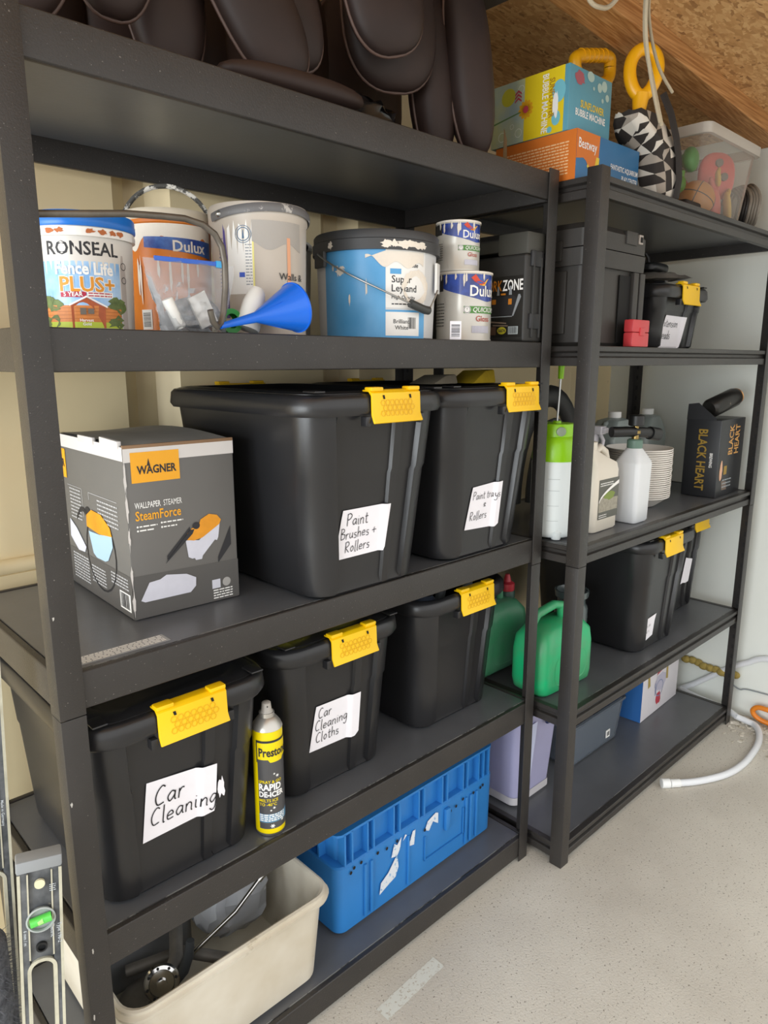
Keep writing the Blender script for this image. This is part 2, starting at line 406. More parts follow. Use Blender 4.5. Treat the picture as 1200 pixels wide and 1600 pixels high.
# ------------------------------------------------------------------ shelving units
m_worn = mat('worn_board_edge', '#8a8a88', 0.6, stain='#4a4a4b', stain_scale=12, stain_th=0.5)
def shelving(label, x0, y0, W, D, H, levels, bh, style, split):
    t = thing('shelving_unit', label, 'shelf', (x0, y0, 0))
    pw, th = 0.037, 0.0028
    for ix, iy in ((0, 0), (1, 0), (0, 1), (1, 1)):
        X = 0 if ix == 0 else W; Y = 0 if iy == 0 else D; sx = 1 if ix == 0 else -1; sy = 1 if iy == 0 else -1
        for za, zb, pr in ((0.0, split, 0.0), (split + 0.0015, H, 0.0006)):
            # L-section upright: one flange along x, one along y
            ring = [(X - sx * pr, Y - sy * pr), (X + sx * pw, Y - sy * pr), (X + sx * pw, Y + sy * th), (X + sx * th, Y + sy * th), (X + sx * th, Y + sy * pw), (X - sx * pr, Y + sy * pw)]
            if sx * sy < 0: ring = ring[::-1]
            b = MB(); b.loft([[Vector((x, y, z)) for x, y in ring] for z in (za, zb)])
            b.build('post', m_steel, t, smooth=30, bevel=0.0012, seg=2)
        # teardrop holes of the upright, inner face of the side flange
        b = MB(); z = 0.10
        while z < H - 0.04:
            xx = X + sx * (th + 0.0003)
            b.box(min(xx, xx + sx * .0006), max(xx, xx + sx * .0006), min(Y + sy * .014, Y + sy * .022), max(Y + sy * .014, Y + sy * .022), z, z + 0.016); z += 0.04
        b.build('slot_holes', m_slot, t, smooth=0, kind='stuff')
    g = 0.003
    for z in levels:
        if style == 'flat':
            for (xa, xb, ya, yb) in ((pw * .25 + g, W - pw * .25 - g, 0.0034, 0.016), (pw * .25 + g, W - pw * .25 - g, D - 0.016, D - 0.0034),
                                     (0.0034, 0.016, pw * .3, D - pw * .3), (W - 0.016, W - 0.0034, pw * .3, D - pw * .3)):
                b = MB(); b.box(xa, xb, ya, yb, z - bh, z); b.build('beam', m_steel, t, smooth=30, bevel=0.0035, seg=3)
        else:
            # stepped rail: proud top lip, set-back web, proud lower flange
            pf = [(0.004, z), (0.004, z - 0.012), (0.014, z - 0.016), (0.014, z - bh * .52), (0.005, z - bh * .58), (0.005, z - bh), (0.022, z - bh), (0.022, z)]
            for side in range(4):
                b = MB()
                if side < 2:
                    ring = [[Vector((x, q[0] if side == 0 else D - q[0], q[1])) for q in (pf if side == 0 else pf[::-1])] for x in (0.0125, W - 0.0125)]
                else:
                    ring = [[Vector((q[0] if side == 2 else W - q[0], y, q[1])) for q in (pf[::-1] if side == 2 else pf)] for y in (0.0225, D - 0.0225)]
                b.loft(ring); b.build('beam', m_steel, t, smooth=30, bevel=0.001, seg=1)
        b = MB(); b.box(0.018, W - 0.018, 0.018, D - 0.018, z - 0.014, z - 0.0015)
        o = b.build('shelf_board', m_board, t, smooth=0, bevel=0.0015)
        if z < 1.0:
            b = MB(); b.box(0.02, W - 0.02, 0.0176 if style == 'flat' else 0.0236, 0.0188 if style == 'flat' else 0.0248, z - 0.004, z - 0.0011)
            b.build('worn_edge', m_worn, o, smooth=0)
    return t
Z2, Z3, Z4, Z5, Z1 = 1.416, 0.929, 0.479, 0.072, 1.794
R1, R2, R3, R4, R5 = 1.785, 1.4075, 0.913, 0.4616, 0.0636
su1 = shelving('black metal shelving unit holding paint tubs and labelled storage bins, nearest the camera', 0, 0, 1.2, 0.5, 1.802, [Z1, Z2, Z3, Z4, Z5], 0.059, 'flat', 0.862)
su2 = shelving('black metal shelving unit against the end wall, holding toys, bottles and fuel cans', 1.2225, -0.097, 1.185, 0.5, 1.802, [R1, R2, R3, R4, R5], 0.047, 'step', 0.862)
# printed sticker on the third board of the near unit
st = MB(); st.box(0.02, 0.19, 0.030, 0.062, Z3 - 0.0014, Z3 - 0.0008)
so = st.build('sticker', mat('sticker_foil', '#9c9ea0', 0.5), su1, smooth=0)
decal('print', [textline2d(0.025, 0.185, 0.034 + .0055 * k, 0.0028, 40 + k) for k in range(5)], plane_map((0, 0, Z3 - .0008), (1, 0, 0), (0, 1, 0), (0, 0, 1), 0.0002), m_white, so)
for o in (su1,):
    pass
# small scratches with bare metal on the first upright
decal('scratch', [blob2d(x, z, 0.0016, h, int(z * 999), 10, .5) for x, z, h in ((0.004, 1.02, .003), (0.003, .73, .004), (0.012, .47, .005), (0.004, .35, .006), (0.006, .28, .004), (0.01, .22, .008), (.02, .30, .002))],
      plane_map((0, 0, 0), (1, 0, 0), (0, 0, 1), (0, -1, 0), 0.0009), mat('bare_metal_scratch', '#b5b2ac', .5), su1)
# ------------------------------------------------------------------ storage bins
def bin_ring(a, b, r, z, ind, n=7, inset=0.0):
    """ring with the front panel set back between the rounded corner columns and a vertical rib"""
    a -= inset; b -= inset; r = max(r - inset, 0.004)
    e = a - r; pts = []
    for f, d in ((-.98, 0), (-.94, ind), (.34, ind), (.37, ind * .35), (.55, ind * .35), (.58, ind), (.94, ind), (.98, 0)):
        pts.append(Vector((f * e, -b + d, z)))
    for sx, sy, t0 in ((1, -1, -pi / 2), (1, 1, 0), (-1, 1, pi / 2), (-1, -1, pi)):
        for k in range(n + 1):
            t = t0 + pi / 2 * k / n
            pts.append(Vector((sx * (a - r) + r * math.cos(t), sy * (b - r) + r * math.sin(t), z)))
    return pts

def storage_bin(label, loc, wb, db, wt, dt, H, lid=True, clip_x=0.02, clip_w=0.125, rotz=0.0, group='black storage bins with yellow clips', back_clip=False, hexes=True, cor=0.055, clip_h=0.052):
    t = thing('storage_bin', label, 'storage bin', (loc[0], loc[1], loc[2] + .0008), rotz, group)
    a0, b0, a1, b1 = wb / 2, db / 2, wt / 2, dt / 2
    L_ = lambda u: (a0 + (a1 - a0) * u, b0 + (b1 - b0) * u)
    rings = []
    rings.append(bin_ring(a0 - .012, b0 - .012, cor * .7, 0.0, 0.0))
    rings.append(bin_ring(a0 - .003, b0 - .003, cor * .8, 0.006, 0.004))
    for u in (.05, .3, .6, .62, .86):
        a, b_ = L_(u); rings.append(bin_ring(a + (.002 if u > .61 else 0), b_ + (.002 if u > .61 else 0), cor, u * H, 0.010))
    a, b_ = L_(.9); rings.append(bin_ring(a + .002, b_ + .002, cor, .9 * H, 0.0))
    rings.append(bin_ring(a1, b1, cor, H - .004, 0.0))
    rings.append(bin_ring(a1, b1, cor, H - .004, 0.0, inset=.005))
    a, b_ = L_(.88); rings.append(bin_ring(a, b_, cor, .88 * H, 0.010, inset=.005))
    a, b_ = L_(.08); rings.append(bin_ring(a, b_, cor, .08 * H, 0.010, inset=.005))
    m = MB(); m.loft(rings, True, True); m.build('body', m_black, t, smooth=35)
    # rolled rim
    m = MB(); c2 = cor + .012
    rr = [rrect(a1 + .001, b1 + .001, cor, H - .036, 9), rrect(a1 + .012, b1 + .012, c2, H - .038, 9), rrect(a1 + .016, b1 + .016, c2, H - .030, 9), rrect(a1 + .014, b1 + .014, c2, H - .008, 9), rrect(a1 + .009, b1 + .009, c2, H - .001, 9),
          rrect(a1 + .001, b1 + .001, cor, H, 9), rrect(a1 - .004, b1 - .004, cor, H - .004, 9)]
    m.loft(rr, False, False); m.build('rim', m_black, t, smooth=50)
    if lid:
        m = MB()
        m.loft([rrect(a1 - .001, b1 - .001, cor, H - .008, 8), rrect(a1 - .001, b1 - .001, cor, H + .001, 8), rrect(a1 - .012, b1 - .012, cor, H + .004, 8), rrect(a1 - .03, b1 - .03, cor, H + .004, 8),
                rrect(a1 - .04, b1 - .04, cor, H - .006, 8)], True, True)
        lo = m.build('lid', m_black, t, smooth=40)
        for sx in (-1, 1):
            m = MB(); m.box(sx * (a1 - .02) - .012, sx * (a1 - .02) + .012, -b1 - .004, -b1 + .03, H + .0035, H + .007)
            m.build('lid_corner_pad', m_black, lo, smooth=30, bevel=.003)
    # clip
    def clip(cx, side):
        y0 = -(b1 + .016); w = clip_w / 2; h = clip_h
        pf = [(y0 + .022, H + .0065), (y0 + .004, H + .0065), (y0 - .004, H + .001), (y0 - .006, H - h * .74), (y0 - .013, H - h), (y0 - .009, H - h - .002), (y0 - .002, H - h * .76), (y0 - .0005, H - .004), (y0 + .006, H + .0030), (y0 + .022, H + .0030)]
        if side < 0: pf = [(-y, z) for y, z in pf][::-1]
        m = MB(); m.loft([[Vector((cx + x, y, z)) for y, z in pf] for x in (-w, w)])
        c = m.build('clip', m_yellow, t, smooth=30, bevel=.0016, seg=2)
        for sx in (-1, 1):
            m = MB(); xa = cx + sx * w; xb = xa - sx * .03
            ya, yb = (y0 - .003, y0 + .016) if side > 0 else (-y0 - .016, -y0 + .003)
            m.box(min(xa, xb), max(xa, xb), ya, yb, H + .004, H + .0115)
            m.build('hook', m_yellow, c, smooth=30, bevel=.0025)
        if side > 0:
            mp = plane_map((cx, y0 - .0062, H - .004), (1, 0, 0), (0, 0, 1), (0, -1, 0), 0.0006)
            mp2 = lambda x, y: Vector((cx + x, y0 - .0042 - .0008 + (y + .002) / (h * .72) * .0022, H + .001 + y))
            decal('slot', [poly2d([(x - .003, -.004), (x + .002, -.004), (x + .0035, -.011), (x - .001, -.011)]) for x in (-.034, .034)], mp2, m_hole, c)
            if hexes:
                hs = []; s = .0065
                for j in range(3):
                    for i in range(7):
                        px = -.036 + i * .0117 + (j % 2) * .0058; py = -.0175 - j * .0098
                        if abs(px) < w - .012: hs.append(ring2d(px, py, s * .72, s * .92, 6))
                decal('hexagon_relief', hs, mp2, mat('yellow_relief', '#ddab00', .45), c)
        return c
    clip(clip_x, 1)
    if back_clip: clip(clip_x, -1)
    # hinge pin bosses beside the clip
    for sx in (-1, 1):
        m = MB(); m.box(clip_x + sx * (clip_w / 2 + .007) - .006, clip_x + sx * (clip_w / 2 + .007) + .006, -(b1 + .02), -(b1 + .004), H - .058, H - .040)
        m.build('hinge_boss', m_black, t, smooth=30, bevel=.002)
    # map of the front panel: x across, y up from the base
    sl = (b1 - b0) / H; ang = math.atan(sl)
    Nrm = Vector((0, -math.cos(ang), -math.sin(ang))); Vup = Vector((0, -math.sin(ang), math.cos(ang)))
    def t_map(eps):
        f = plane_map((0, -b0 + .010, 0), (1, 0, 0), Vup, Nrm, 0.0)
        def g(x, y):
            e = a0 + (a1 - a0) * y / H - cor; k = min(1, max(0, (x - .22 * e) / (.13 * e)))   # the sheet rises over the rib
            return f(x, y) + Nrm * (eps + .0068 * k * k * (3 - 2 * k))
        return g
    return t, t_map

def bin_label(t, mp, quad, lines, x0=None):
    """paper label (quad of x,y corners on the panel) with hand lettering; the sheet follows the panel and its rib"""
    yb = lambda x: _edge(quad, x, min); yt = lambda x: _edge(quad, x, max)
    xs = [q[0] for q in quad]
    o = decal('paper_label', strip2d(min(xs) + 1e-5, max(xs) - 1e-5, 40, yb, yt), mp(.0020), m_paper, t, label='white paper label with handwriting')
    if lines: decal('handwriting', [move2d(hand2d(s_, size, ang=ang), x, y) for s_, x, y, size, ang in lines], mp(.0032), m_ink, o)

def _edge(quad, x, pick):
    ys = []
    for i in range(len(quad)):
        (xa, ya), (xb, yb_) = quad[i], quad[(i + 1) % len(quad)]
        if min(xa, xb) <= x <= max(xa, xb) and abs(xa - xb) > 1e-9: ys.append(ya + (yb_ - ya) * (x - xa) / (xb - xa))
    return pick(ys)

# third shelf of the near unit
t, mp = storage_bin('large black bin labelled Paint Brushes + Rollers, beside the steamer carton', (0.603, 0.214, Z3), .275, .435, .338, .50, .385, clip_x=.018, back_clip=True)
bin_label(t, mp, [(-.092, .074), (.031, .075), (.042, .170), (-.076, .170)],
          [('Paint', -.066, .139, .0118, 0), ('Brushes +', -.080, .113, .0106, 0), ('Rollers', -.068, .086, .0108, 0)])
t, mp = storage_bin('large black bin labelled Paint trays and Rollers, by the right upright', (0.974, 0.226, Z3), .275, .435, .338, .50, .385, clip_x=.06, clip_w=.12, back_clip=True)
bin_label(t, mp, [(-.070, .066), (.034, .061), (.046, .068), (.048, .170), (-.053, .164)],
          [('Paint trays', -.050, .134, .0094, 0), ('&', -.010, .112, .0095, 0), ('Rollers', -.056, .086, .0104, 0)])
# fourth shelf
t, mp = storage_bin('lidded black bin labelled Car Cleaning, behind the front left upright', (0.200, 0.235, Z4), .282, .39, .322, .44, .345, clip_x=.005)
bin_label(t, mp, [(-.078, .100), (.056, .104), (.060, .198), (-.068, .212)],
          [('Car', -.056, .162, .0185, -.06), ('Cleaning', -.064, .126, .0165, -.02)])
decal('torn_tape', [blob2d(.068, .145, .007, .02, 3, 16, .45)], mp(.0020), m_paper, t)
t, mp = storage_bin('black bin labelled Car Cleaning Cloths with yellow sponges on top', (0.583, 0.270, Z4), .272, .385, .318, .425, .345, clip_x=.012, clip_w=.122, lid=True)
bin_label(t, mp, [(-.080, .094), (.04, .090), (.052, .100), (.054, .192), (-.064, .194)],
          [('Car', -.058, .165, .0118, .0), ('Cleaning', -.066, .138, .0118, .0), ('Cloths', -.064, .110, .0116, .0)])
storage_bin('unlabelled open black bin with bottles inside, next to the green fuel cans', (0.985, 0.275, Z4), .275, .375, .318, .42, .345, clip_x=.02, clip_w=.125, lid=False)
# fourth shelf of the far unit
t, mp = storage_bin('black bin with a torn paper label on the far shelving unit', (1.845, 0.155, R4), .275, .375, .33, .42, .375, clip_x=-.025, clip_w=.12, hexes=False)
bin_label(t, mp, [(-.105, .022), (-.022, .04), (-.024, .078), (-.014, .112), (-.085, .105)], [('ss ss', -.075, .074, .007, .15), ('ee s', -.075, .054, .007, .15)])
t, mp = storage_bin('black bin with a plain white label in the far corner by the end wall', (2.220, 0.21, R4), .262, .30, .30, .33, .36, clip_x=.05, clip_w=.12, hexes=False)
bin_label(t, mp, [(.0, .10), (.05, .105), (.062, .19), (.02, .20)], [])
# small bin for extension leads
t, mp = storage_bin('small black bin labelled Extension leads, under a grey packet', (1.905, 0.165, R2), .285, .30, .31, .335, .185, clip_x=.0, clip_w=.115, clip_h=.055, hexes=False, cor=.04, lid=True)
bin_label(t, mp, [(-.105, .002), (.03, .004), (.05, .098), (-.08, .10)],
          [('xtension', -.085, .066, .0125, 0), ('eads', -.088, .030, .0135, 0)])

# things in and on the bins
m_sponge = mat('yellow_sponge', '#d8d23a', .9, bump=.8, bscale=260, var=.2, vscale=40)
for k, (x, y, rx, ry, z, lab) in enumerate(((.495, .150, .055, .05, Z4 + .369, 'yellow fuzzy sponge at the left of the cloths bin lid'), (.640, .17, .05, .06, Z4 + .369, 'yellow fuzzy sponge behind the clip of the cloths bin'))):
    b = MB(); b.ball((0, 0, 0), rx, ry, .022, 24, 12, e=.75)
    tag(b.build('sponge', m_sponge, None, loc=(x, y, z)), lab, 'sponge', 'sponges on the cloths bin')
m_grey = mat('grey_plastic', '#8f969c', .45)
t = thing('cleaner_bottle', 'blue-grey bottle with black cap poking out of the open bin', 'bottle', (0.925, 0.152, Z4 + .04))
b = MB(); b.lathe([(.036, 0), (.04, .006), (.04, .24), (.032, .27), (.018, .285), (.018, .29)], 28); b.build('body', mat('bluegrey_bottle', '#5f6b84', .35), t)
b = MB(); b.lathe([(.024, 0), (.025, .004), (.025, .03), (.023, .034)], 24, (0, 0, .287)); b.build('cap', m_black2, t)
t = thing('brush_handle', 'grey looped handle sticking out of the open bin', 'handle', (1.045, 0.145, Z4 + .04))
pts = [(-.06, .03, .0), (-.058, .02, .2), (-.05, .01, .30), (-.02, .0, .345), (.03, -.0, .352), (.055, .01, .32), (.06, .02, .2), (.06, .02, 0)]
b = MB(); b.tube([Vector(q) for q in pts], .013, 12); b.build('loop', m_grey, t)
b = MB(); b.ball((0, 0, 0), .05, .06, .03, 20, 10); o = b.build('crumpled_bag', clear_mat('clear_bag', '#c9cbd2', .35, .2), None, loc=(.885, .22, Z4 + .31)); tag(o, 'crumpled clear bag inside the open bin', 'bag')

# folded dusters on the lid of the second large bin
for nm, lab, colr, x, y, w, h in (('folded_duster', 'yellow folded duster on the lid of the paint trays bin', '#caa91c', 1.075, .14, .045, .030), ('folded_rag', 'cream folded rag on the lid of the paint trays bin', '#9a8f7c', .955, .16, .045, .020)):
    b = MB(); b.add([(-w, -.04, 0), (w, -.04, 0), (w, .04, 0), (-w, .04, 0), (w * .2, -.035, h), (w * .95, -.035, h * 1.1), (w * .95, .035, h), (w * .1, .035, h)], [(3, 2, 1, 0), (0, 1, 5, 4), (1, 2, 6, 5), (2, 3, 7, 6), (3, 0, 4, 7), (4, 5, 6, 7)])
    tag(b.build(nm, mat(nm + '_cloth', colr, .85, var=.2, vscale=30), None, bevel=.004, loc=(x, y, Z3 + .385 + .0055)), lab, 'cloth')
# ------------------------------------------------------------------ paint shelf (second shelf of the near unit)
def face_phi(x, y, dphi=0.0): return math.atan2(CAM.y - y, CAM.x - x) + dphi
m_lightgrey = mat('offwhite_tub', '#dcd8d2', .4, var=.05, vscale=6)
m_splat = mat('dried_paint', '#ece3d6', .6, bump=.5, bscale=60, var=.06)

# tub with blue lid, fence paint
x, y, Ra, Rb, H = .150, .155, .0680, .0730, .152
ph = face_phi(x, y, .0)
t = thing('paint_tub', 'white tub of fence paint with a blue lid and garden shed picture', 'paint tub', (x, y, Z2), group='paint tubs')
rf = lambda z: Ra + (Rb - Ra) * z / H
b = MB(); b.lathe([(Ra - .004, 0), (Ra, .003), (Rb, H - .02), (Rb + .004, H - .018), (Rb + .0045, H - .012), (Rb + .001, H)], 48); b.build('body', m_lightgrey, t)
b = MB(); b.lathe([(Rb + .004, 0), (Rb + .0055, .002), (Rb + .0055, .010), (Rb + .0048, .011), (Rb + .0048, .0185), (Rb + .003, .021), (Rb - .01, .021), (Rb - .012, .016)], 48, (0, 0, H - .006)); b.build('lid', mat('blue_lid', '#1c72cf', .35), t)
mp = lambda e: cyl_map(ph, rf, e)
for k, xx in enumerate((-.045, -.03, .012, .03, .045, .058)): decal('rust_stain', blob2d(xx, H - .013, .006, .0035, k, 12, .4), cyl_map(ph, lambda z: Rb + .0045, .0006), mat('rust_paint', '#b86a3a', .7), t)
decal('rim_band', strip2d(-.09, .09, 30, lambda x: H - .0195, lambda x: H - .0075), cyl_map(ph, lambda z: Rb + .0042, .0003), m_white, t)
decal('sky_panel', rect2d(-.085, .053, .004, .098, 26, 4), mp(.0004), mat('label_sky', '#6fa8e0', .35, var=.4, vscale=18, vcol='#b9d6f2'), t)
decal('brand_lettering', move2d(text2d('RONSEAL', .026, .02, 0, 'CENTER', .93), 0, .107), mp(.0007), m_dark, t)
decal('product_lettering', [move2d(text2d('Fence Life', .0235, .03, 0, 'CENTER', .86), .0, .080)], mp(.0012), m_white, t)
decal('plus_outline', move2d(text2d('PLUS+', .029, .06, 0, 'CENTER', 1.0), .003, .056), mp(.0010), m_white, t)
decal('plus_lettering', move2d(text2d('PLUS+', .029, .02, 0, 'CENTER', 1.0), .003, .056), mp(.0015), mat('gold_print', '#d98f1e', .5), t)
decal('year_band', rect2d(-.036, .0, .0475, .0555, 6, 1), mp(.0008), mat('red_print', '#b0203f', .5), t)
decal('year_lettering', move2d(text2d('5 YEAR', .0085, .02, 0, 'CENTER'), -.018, .0488), mp(.0014), m_white, t)
decal('claim_panel', rect2d(.001, .038, .0475, .0555, 6, 1), mp(.0008), m_white, t)
decal('claim_print', [textline2d(.003, .036, .0527, .0016, 5), textline2d(.003, .036, .049, .0016, 6)], mp(.0012), mat('red_print', '', 0), t)
decal('lawn', rect2d(-.084, .052, .004, .0125, 24, 1), mp(.0007), mat('lawn_print', '#b7c83a', .5), t)
decal('fence', rect2d(-.084, .052, .0125, .036, 24, 1), mp(.0006), mat('fence_print', '#d9853c', .5, var=.2, vscale=60), t)
decal('fence_gaps', [rect2d(-.084, .052, zz, zz + .0006, 24, 1) for zz in (.017, .022, .027, .032)], mp(.0008), mat('fence_dark', '#a85a22', .5), t)
decal('hedge', [blob2d(xx, zz, .013, .009, k + 60, 16, .4) for k, (xx, zz) in enumerate(((-.075, .040), (-.062, .042), (-.05, .036), (.045, .04), (.05, .035), (-.07, .013), (-.05, .013), (.04, .013)))], mp(.0009), mat('hedge_print', '#6d8048', .6, var=.5, vscale=90), t)
decal('shed', [poly2d([(-.022, .004), (.024, .004), (.025, .034), (.0, .047), (-.022, .036)])], mp(.0016), mat('shed_print', '#b3562a', .5, var=.2, vscale=60), t)
decal('shed_roof', [poly2d([(-.024, .035), (.0, .0475), (.0, .050), (-.025, .037)]), poly2d([(.0, .0475), (.028, .033), (.028, .0355), (.0, .050)])], mp(.002), m_white, t)
decal('shed_window', [rect2d(-.010, -.002, .023, .0325), rect2d(.0005, .0085, .024, .0315)], mp(.002), mat('shed_glass', '#6b6258', .4), t)
decal('shade_name', [move2d(text2d('Harvest', .0058, .02, 0, 'CENTER'), -.002, .013), move2d(text2d('Gold', .0058, .02, 0, 'CENTER'), -.002, .0075)], mp(.0022), m_white, t)
decal('side_stripe', rect2d(.055, .066, .004, .13, 3, 1), mp(.0004), mat('grey_print', '#b5aca6', .5), t)
decal('side_badge', [ring2d(.0615, .095, .0045, .0055), ring2d(.0615, .075, .004, .005)], mp(.0008), m_dark, t)

# orange tub with a paint-streaked wire handle
x, y, Ra, Rb, H = .366, .292, .070, .0775, .205
ph = face_phi(x, y, 0)
t = thing('paint_tub', 'orange and white paint tub with raised handle, behind the zip bag', 'paint tub', (x, y, Z2), group='paint tubs')
rf = lambda z: Ra + (Rb - Ra) * z / H
b = MB(); b.lathe([(Ra - .004, 0), (Ra, .003), (Rb, H - .012), (Rb + .002, H - .01), (Rb + .002, H)], 48); b.build('body', mat('orange_tub', '#df7f1c', .4, var=.15, vscale=10, vcol='#c2661a', stain='#5d4630', stain_scale=30, stain_th=.70), t)
b = MB(); b.lathe([(Rb + .002, 0), (Rb + .004, .002), (Rb + .004, .014), (Rb + .001, .018), (Rb - .012, .018)], 48, (0, 0, H - .004)); b.build('lid', mat('cream_lid', '#ded1bb', .5, var=.08), t)
mp = lambda e: cyl_map(ph, rf, e)
decal('white_paint', [strip2d(-.075, .09, 40, lambda q: H - .045 - .010 * math.sin(q * 60) - .006 * math.sin(q * 171), lambda q: H - .012)], mp(.0006), m_splat, t)
decal('blue_panel', [strip2d(-.045, .09, 30, lambda q: H - .052 - (q + .045) * .10, lambda q: H - .034 - (q + .045) * .02)], mp(.0011), mat('navy_print', '#1d3a8c', .4, var=.3, vscale=30, vcol='#4f7fc4'), t)
decal('brand_lettering', move2d(text2d('Dulux', .026, .02, 0, 'CENTER'), .038, H - .058), mp(.0018), m_splat, t)
decal('paint_runs', [blob2d(q, H - .07 - h, .0022, h, k, 14, .3) for k, (q, h) in enumerate(((-.06, .03), (-.055, .04), (-.02, .018), (-.0, .03), (.02, .02), (.03, .035), (.05, .015)))], mp(.0022), m_splat, t)
decal('price_label', rect2d(-.060, -.038, .012, .047, 4, 1), mp(.0008), m_white, t)
decal('barcode', bars2d(-.057, -.041, .017, .042, 4, 16, False), mp(.0013), m_dark, t)
hp = []
U = Vector((-math.sin(ph), math.cos(ph), 0))
for k in range(21):
    q = pi * k / 20; hp.append(U * (-(Rb + .005) * math.cos(q)) + Vector((0, 0, H - .02 + .085 * math.sin(q))))
b = MB(); b.tube(hp, .0045, 8, flat=.5); b.build('handle', mat('paint_flecked_handle', '#4a4844', .5, stain='#dcd6cc', stain_scale=45, stain_th=.5), t)

# tall grey wall paint tub
x, y, Ra, Rb, H = .470, .150, .0810, .0860, .221
ph = face_phi(x, y, 0)
t = thing('paint_tub', 'tall grey and white wall paint tub behind the blue funnel', 'paint tub', (x, y, Z2), group='paint tubs')
rf = lambda z: Ra + (Rb - Ra) * z / H
b = MB(); b.lathe([(Ra - .004, 0), (Ra, .003), (Rb, H - .03), (Rb + .0025, H - .026), (Rb + .003, H - .004), (Rb + .001, H), (Rb - .004, H), (Rb - .005, H - .008)], 48); b.build('body', mat('taupe_tub', '#c3b9ad', .38, var=.06, vscale=6), t)
mp = lambda e: cyl_map(ph, rf, e)
decal('white_label', [rect2d(-.058, -.012, .07, .20, 10, 1)], mp(.0005), m_white, t)
decal('purple_stripe', [rect2d(-.068, -.059, .03, .203, 2, 1)], mp(.0005), mat('violet_print', '#4b3f8c', .4), t)
decal('spec_print', [textline2d(-.080, -.070, .06 + .006 * k, .002, k) for k in range(18)], mp(.0006), mat('violet_print', '', 0), t)
decal('badge', [ring2d(-.027, .168, .010, .0113), ring2d(-.027, .168, .0135, .0145), poly2d([(-.029, .161), (-.025, .161), (-.0265, .175), (-.0275, .175)])], mp(.0010), mat('teal_print', '#42688a', .5), t)
decal('yellow_stripe', [rect2d(-.012, -.009, .08, .165, 1, 1)], mp(.0008), mat('pale_yellow_print', '#e8e08a', .5), t)
decal('small_print', [textline2d(-.024, -.013, .085 + .005 * k, .0018, 30 + k) for k in range(14)], mp(.0009), mat('grey_text', '#9aa0a6', .5), t)
decal('blue_panel', [rect2d(-.038, -.012, .196, .206, 6, 1), rect2d(-.036, -.026, .098, .106, 3, 1)], mp(.0009), mat('royal_print', '#2d54c8', .4), t)
decal('dried_paint', [strip2d(-.012, .083, 30, lambda q: H - .072 - .006 * math.sin(q * 90) + .10 * max(0, -q + .01), lambda q: H - .03)], mp(.0010), mat('grey_dried_paint', '#a9a49e', .5, bump=.4, bscale=60), t)
decal('orange_stripe', [rect2d(.050, .057, .03, .165, 2, 1)], mp(.0013), mat('peach_print', '#e3a57f', .5), t)
decal('product_lettering', [move2d(text2d('Walls &', .0165, .005, 0, 'LEFT'), .033, .095), move2d(text2d('Ceilings', .0135, .004, 0, 'LEFT'), .038, .078)], mp(.0018), m_dark, t)
hp = []
for k in range(33):
    q = 2 * pi * k / 32 * .62; th = ph - 1.05 + q
    hp.append(Vector(((Rb + .0055) * math.cos(th), (Rb + .0055) * math.sin(th), H - .022 + .016 * math.sin(q * .9) - .006 * (q / 3.9))))
b = MB(); b.tube(hp, .0075, 8, flat=.25, up=(0, 0, 1)); b.build('handle_band', mat('grey_band', '#6a696a', .45, stain='#b9b6b2', stain_scale=40, stain_th=.6), t)
b = MB(); b.ball((hp[2].x, hp[2].y, hp[2].z), .006, .006, .006, 12, 8); b.build('rivet', m_wire, t)

# white bucket showing between the grey tub and the blue bucket
x, y = .655, .385
t = thing('paint_bucket', 'white bucket with a black looped handle at the back, between grey tub and blue bucket', 'paint bucket', (x, y, Z2), group='paint tubs')
b = MB(); b.lathe([(.083, 0), (.087, .003), (.093, .19), (.096, .192), (.096, .206), (.092, .21), (.08, .21)], 40); b.build('body', mat('grey_white_bucket', '#c9c6c0', .45), t)
hp = [Vector((.098 * math.cos(2.2 + q), .098 * math.sin(2.2 + q), .195 + .05 * math.sin(q / 2.9 * pi))) for q in [2.9 * k / 16 for k in range(17)]]
b = MB(); b.tube(hp, .007, 8, flat=.35); b.build('handle', m_black2, t)

# big blue bucket
x, y, Ra, Rb, H = .772, .160, .121, .127, .193
ph = face_phi(x, y, 0)
t = thing('paint_bucket', 'large blue trade paint bucket with a black lid and paint drips', 'paint bucket', (x, y, Z2), group='paint tubs')
rf = lambda z: Ra + (Rb - Ra) * z / H
b = MB(); b.lathe([(Ra - .004, 0), (Ra, .003), (Rb, H - .012), (Rb, H)], 64); b.build('body', mat('white_bucket', '#d9dadb', .38, var=.04), t)
b = MB(); b.lathe([(Rb + .001, -.024), (Rb + .0075, -.024), (Rb + .0075, -.004), (Rb + .005, -.002), (Rb + .005, .010), (Rb + .002, .014), (Rb - .012, .014), (Rb - .016, .008)], 64, (0, 0, H)); b.build('lid', mat('charcoal_lid', '#3f4042', .5, stain='#cfcbc4', stain_scale=26, stain_th=.66), t)
mp = lambda e: cyl_map(ph, rf, e)
m_blue = mat('sky_blue_print', '#4f9fd8', .35, var=.15, vscale=10, vcol='#66aee2')
decal('blue_panel', rect2d(-.121, .018, .0, H - .024, 34, 2), mp(.0004), m_blue, t)
decal('lower_blue_band', [rect2d(.018, .112, .0, .056, 18, 1)], mp(.0004), m_blue, t)
decal('upper_white', [rect2d(.018, .112, .060, H - .024, 18, 1)], mp(.0006), m_white, t)
decal('shade_panel', [rect2d(.018, .095, .006, .052, 14, 1)], mp(.0008), m_white, t)
decal('shade_lettering', [move2d(text2d('Brilliant', .0115, .006, 0, 'LEFT'), .034, .030), move2d(text2d('White', .0115, .006, 0, 'LEFT'), .037, .018)], mp(.0013), m_dark, t)
decal('barcode', [bars2d(.066, .086, .020, .042, 8, 14)], mp(.0013), m_dark, t)
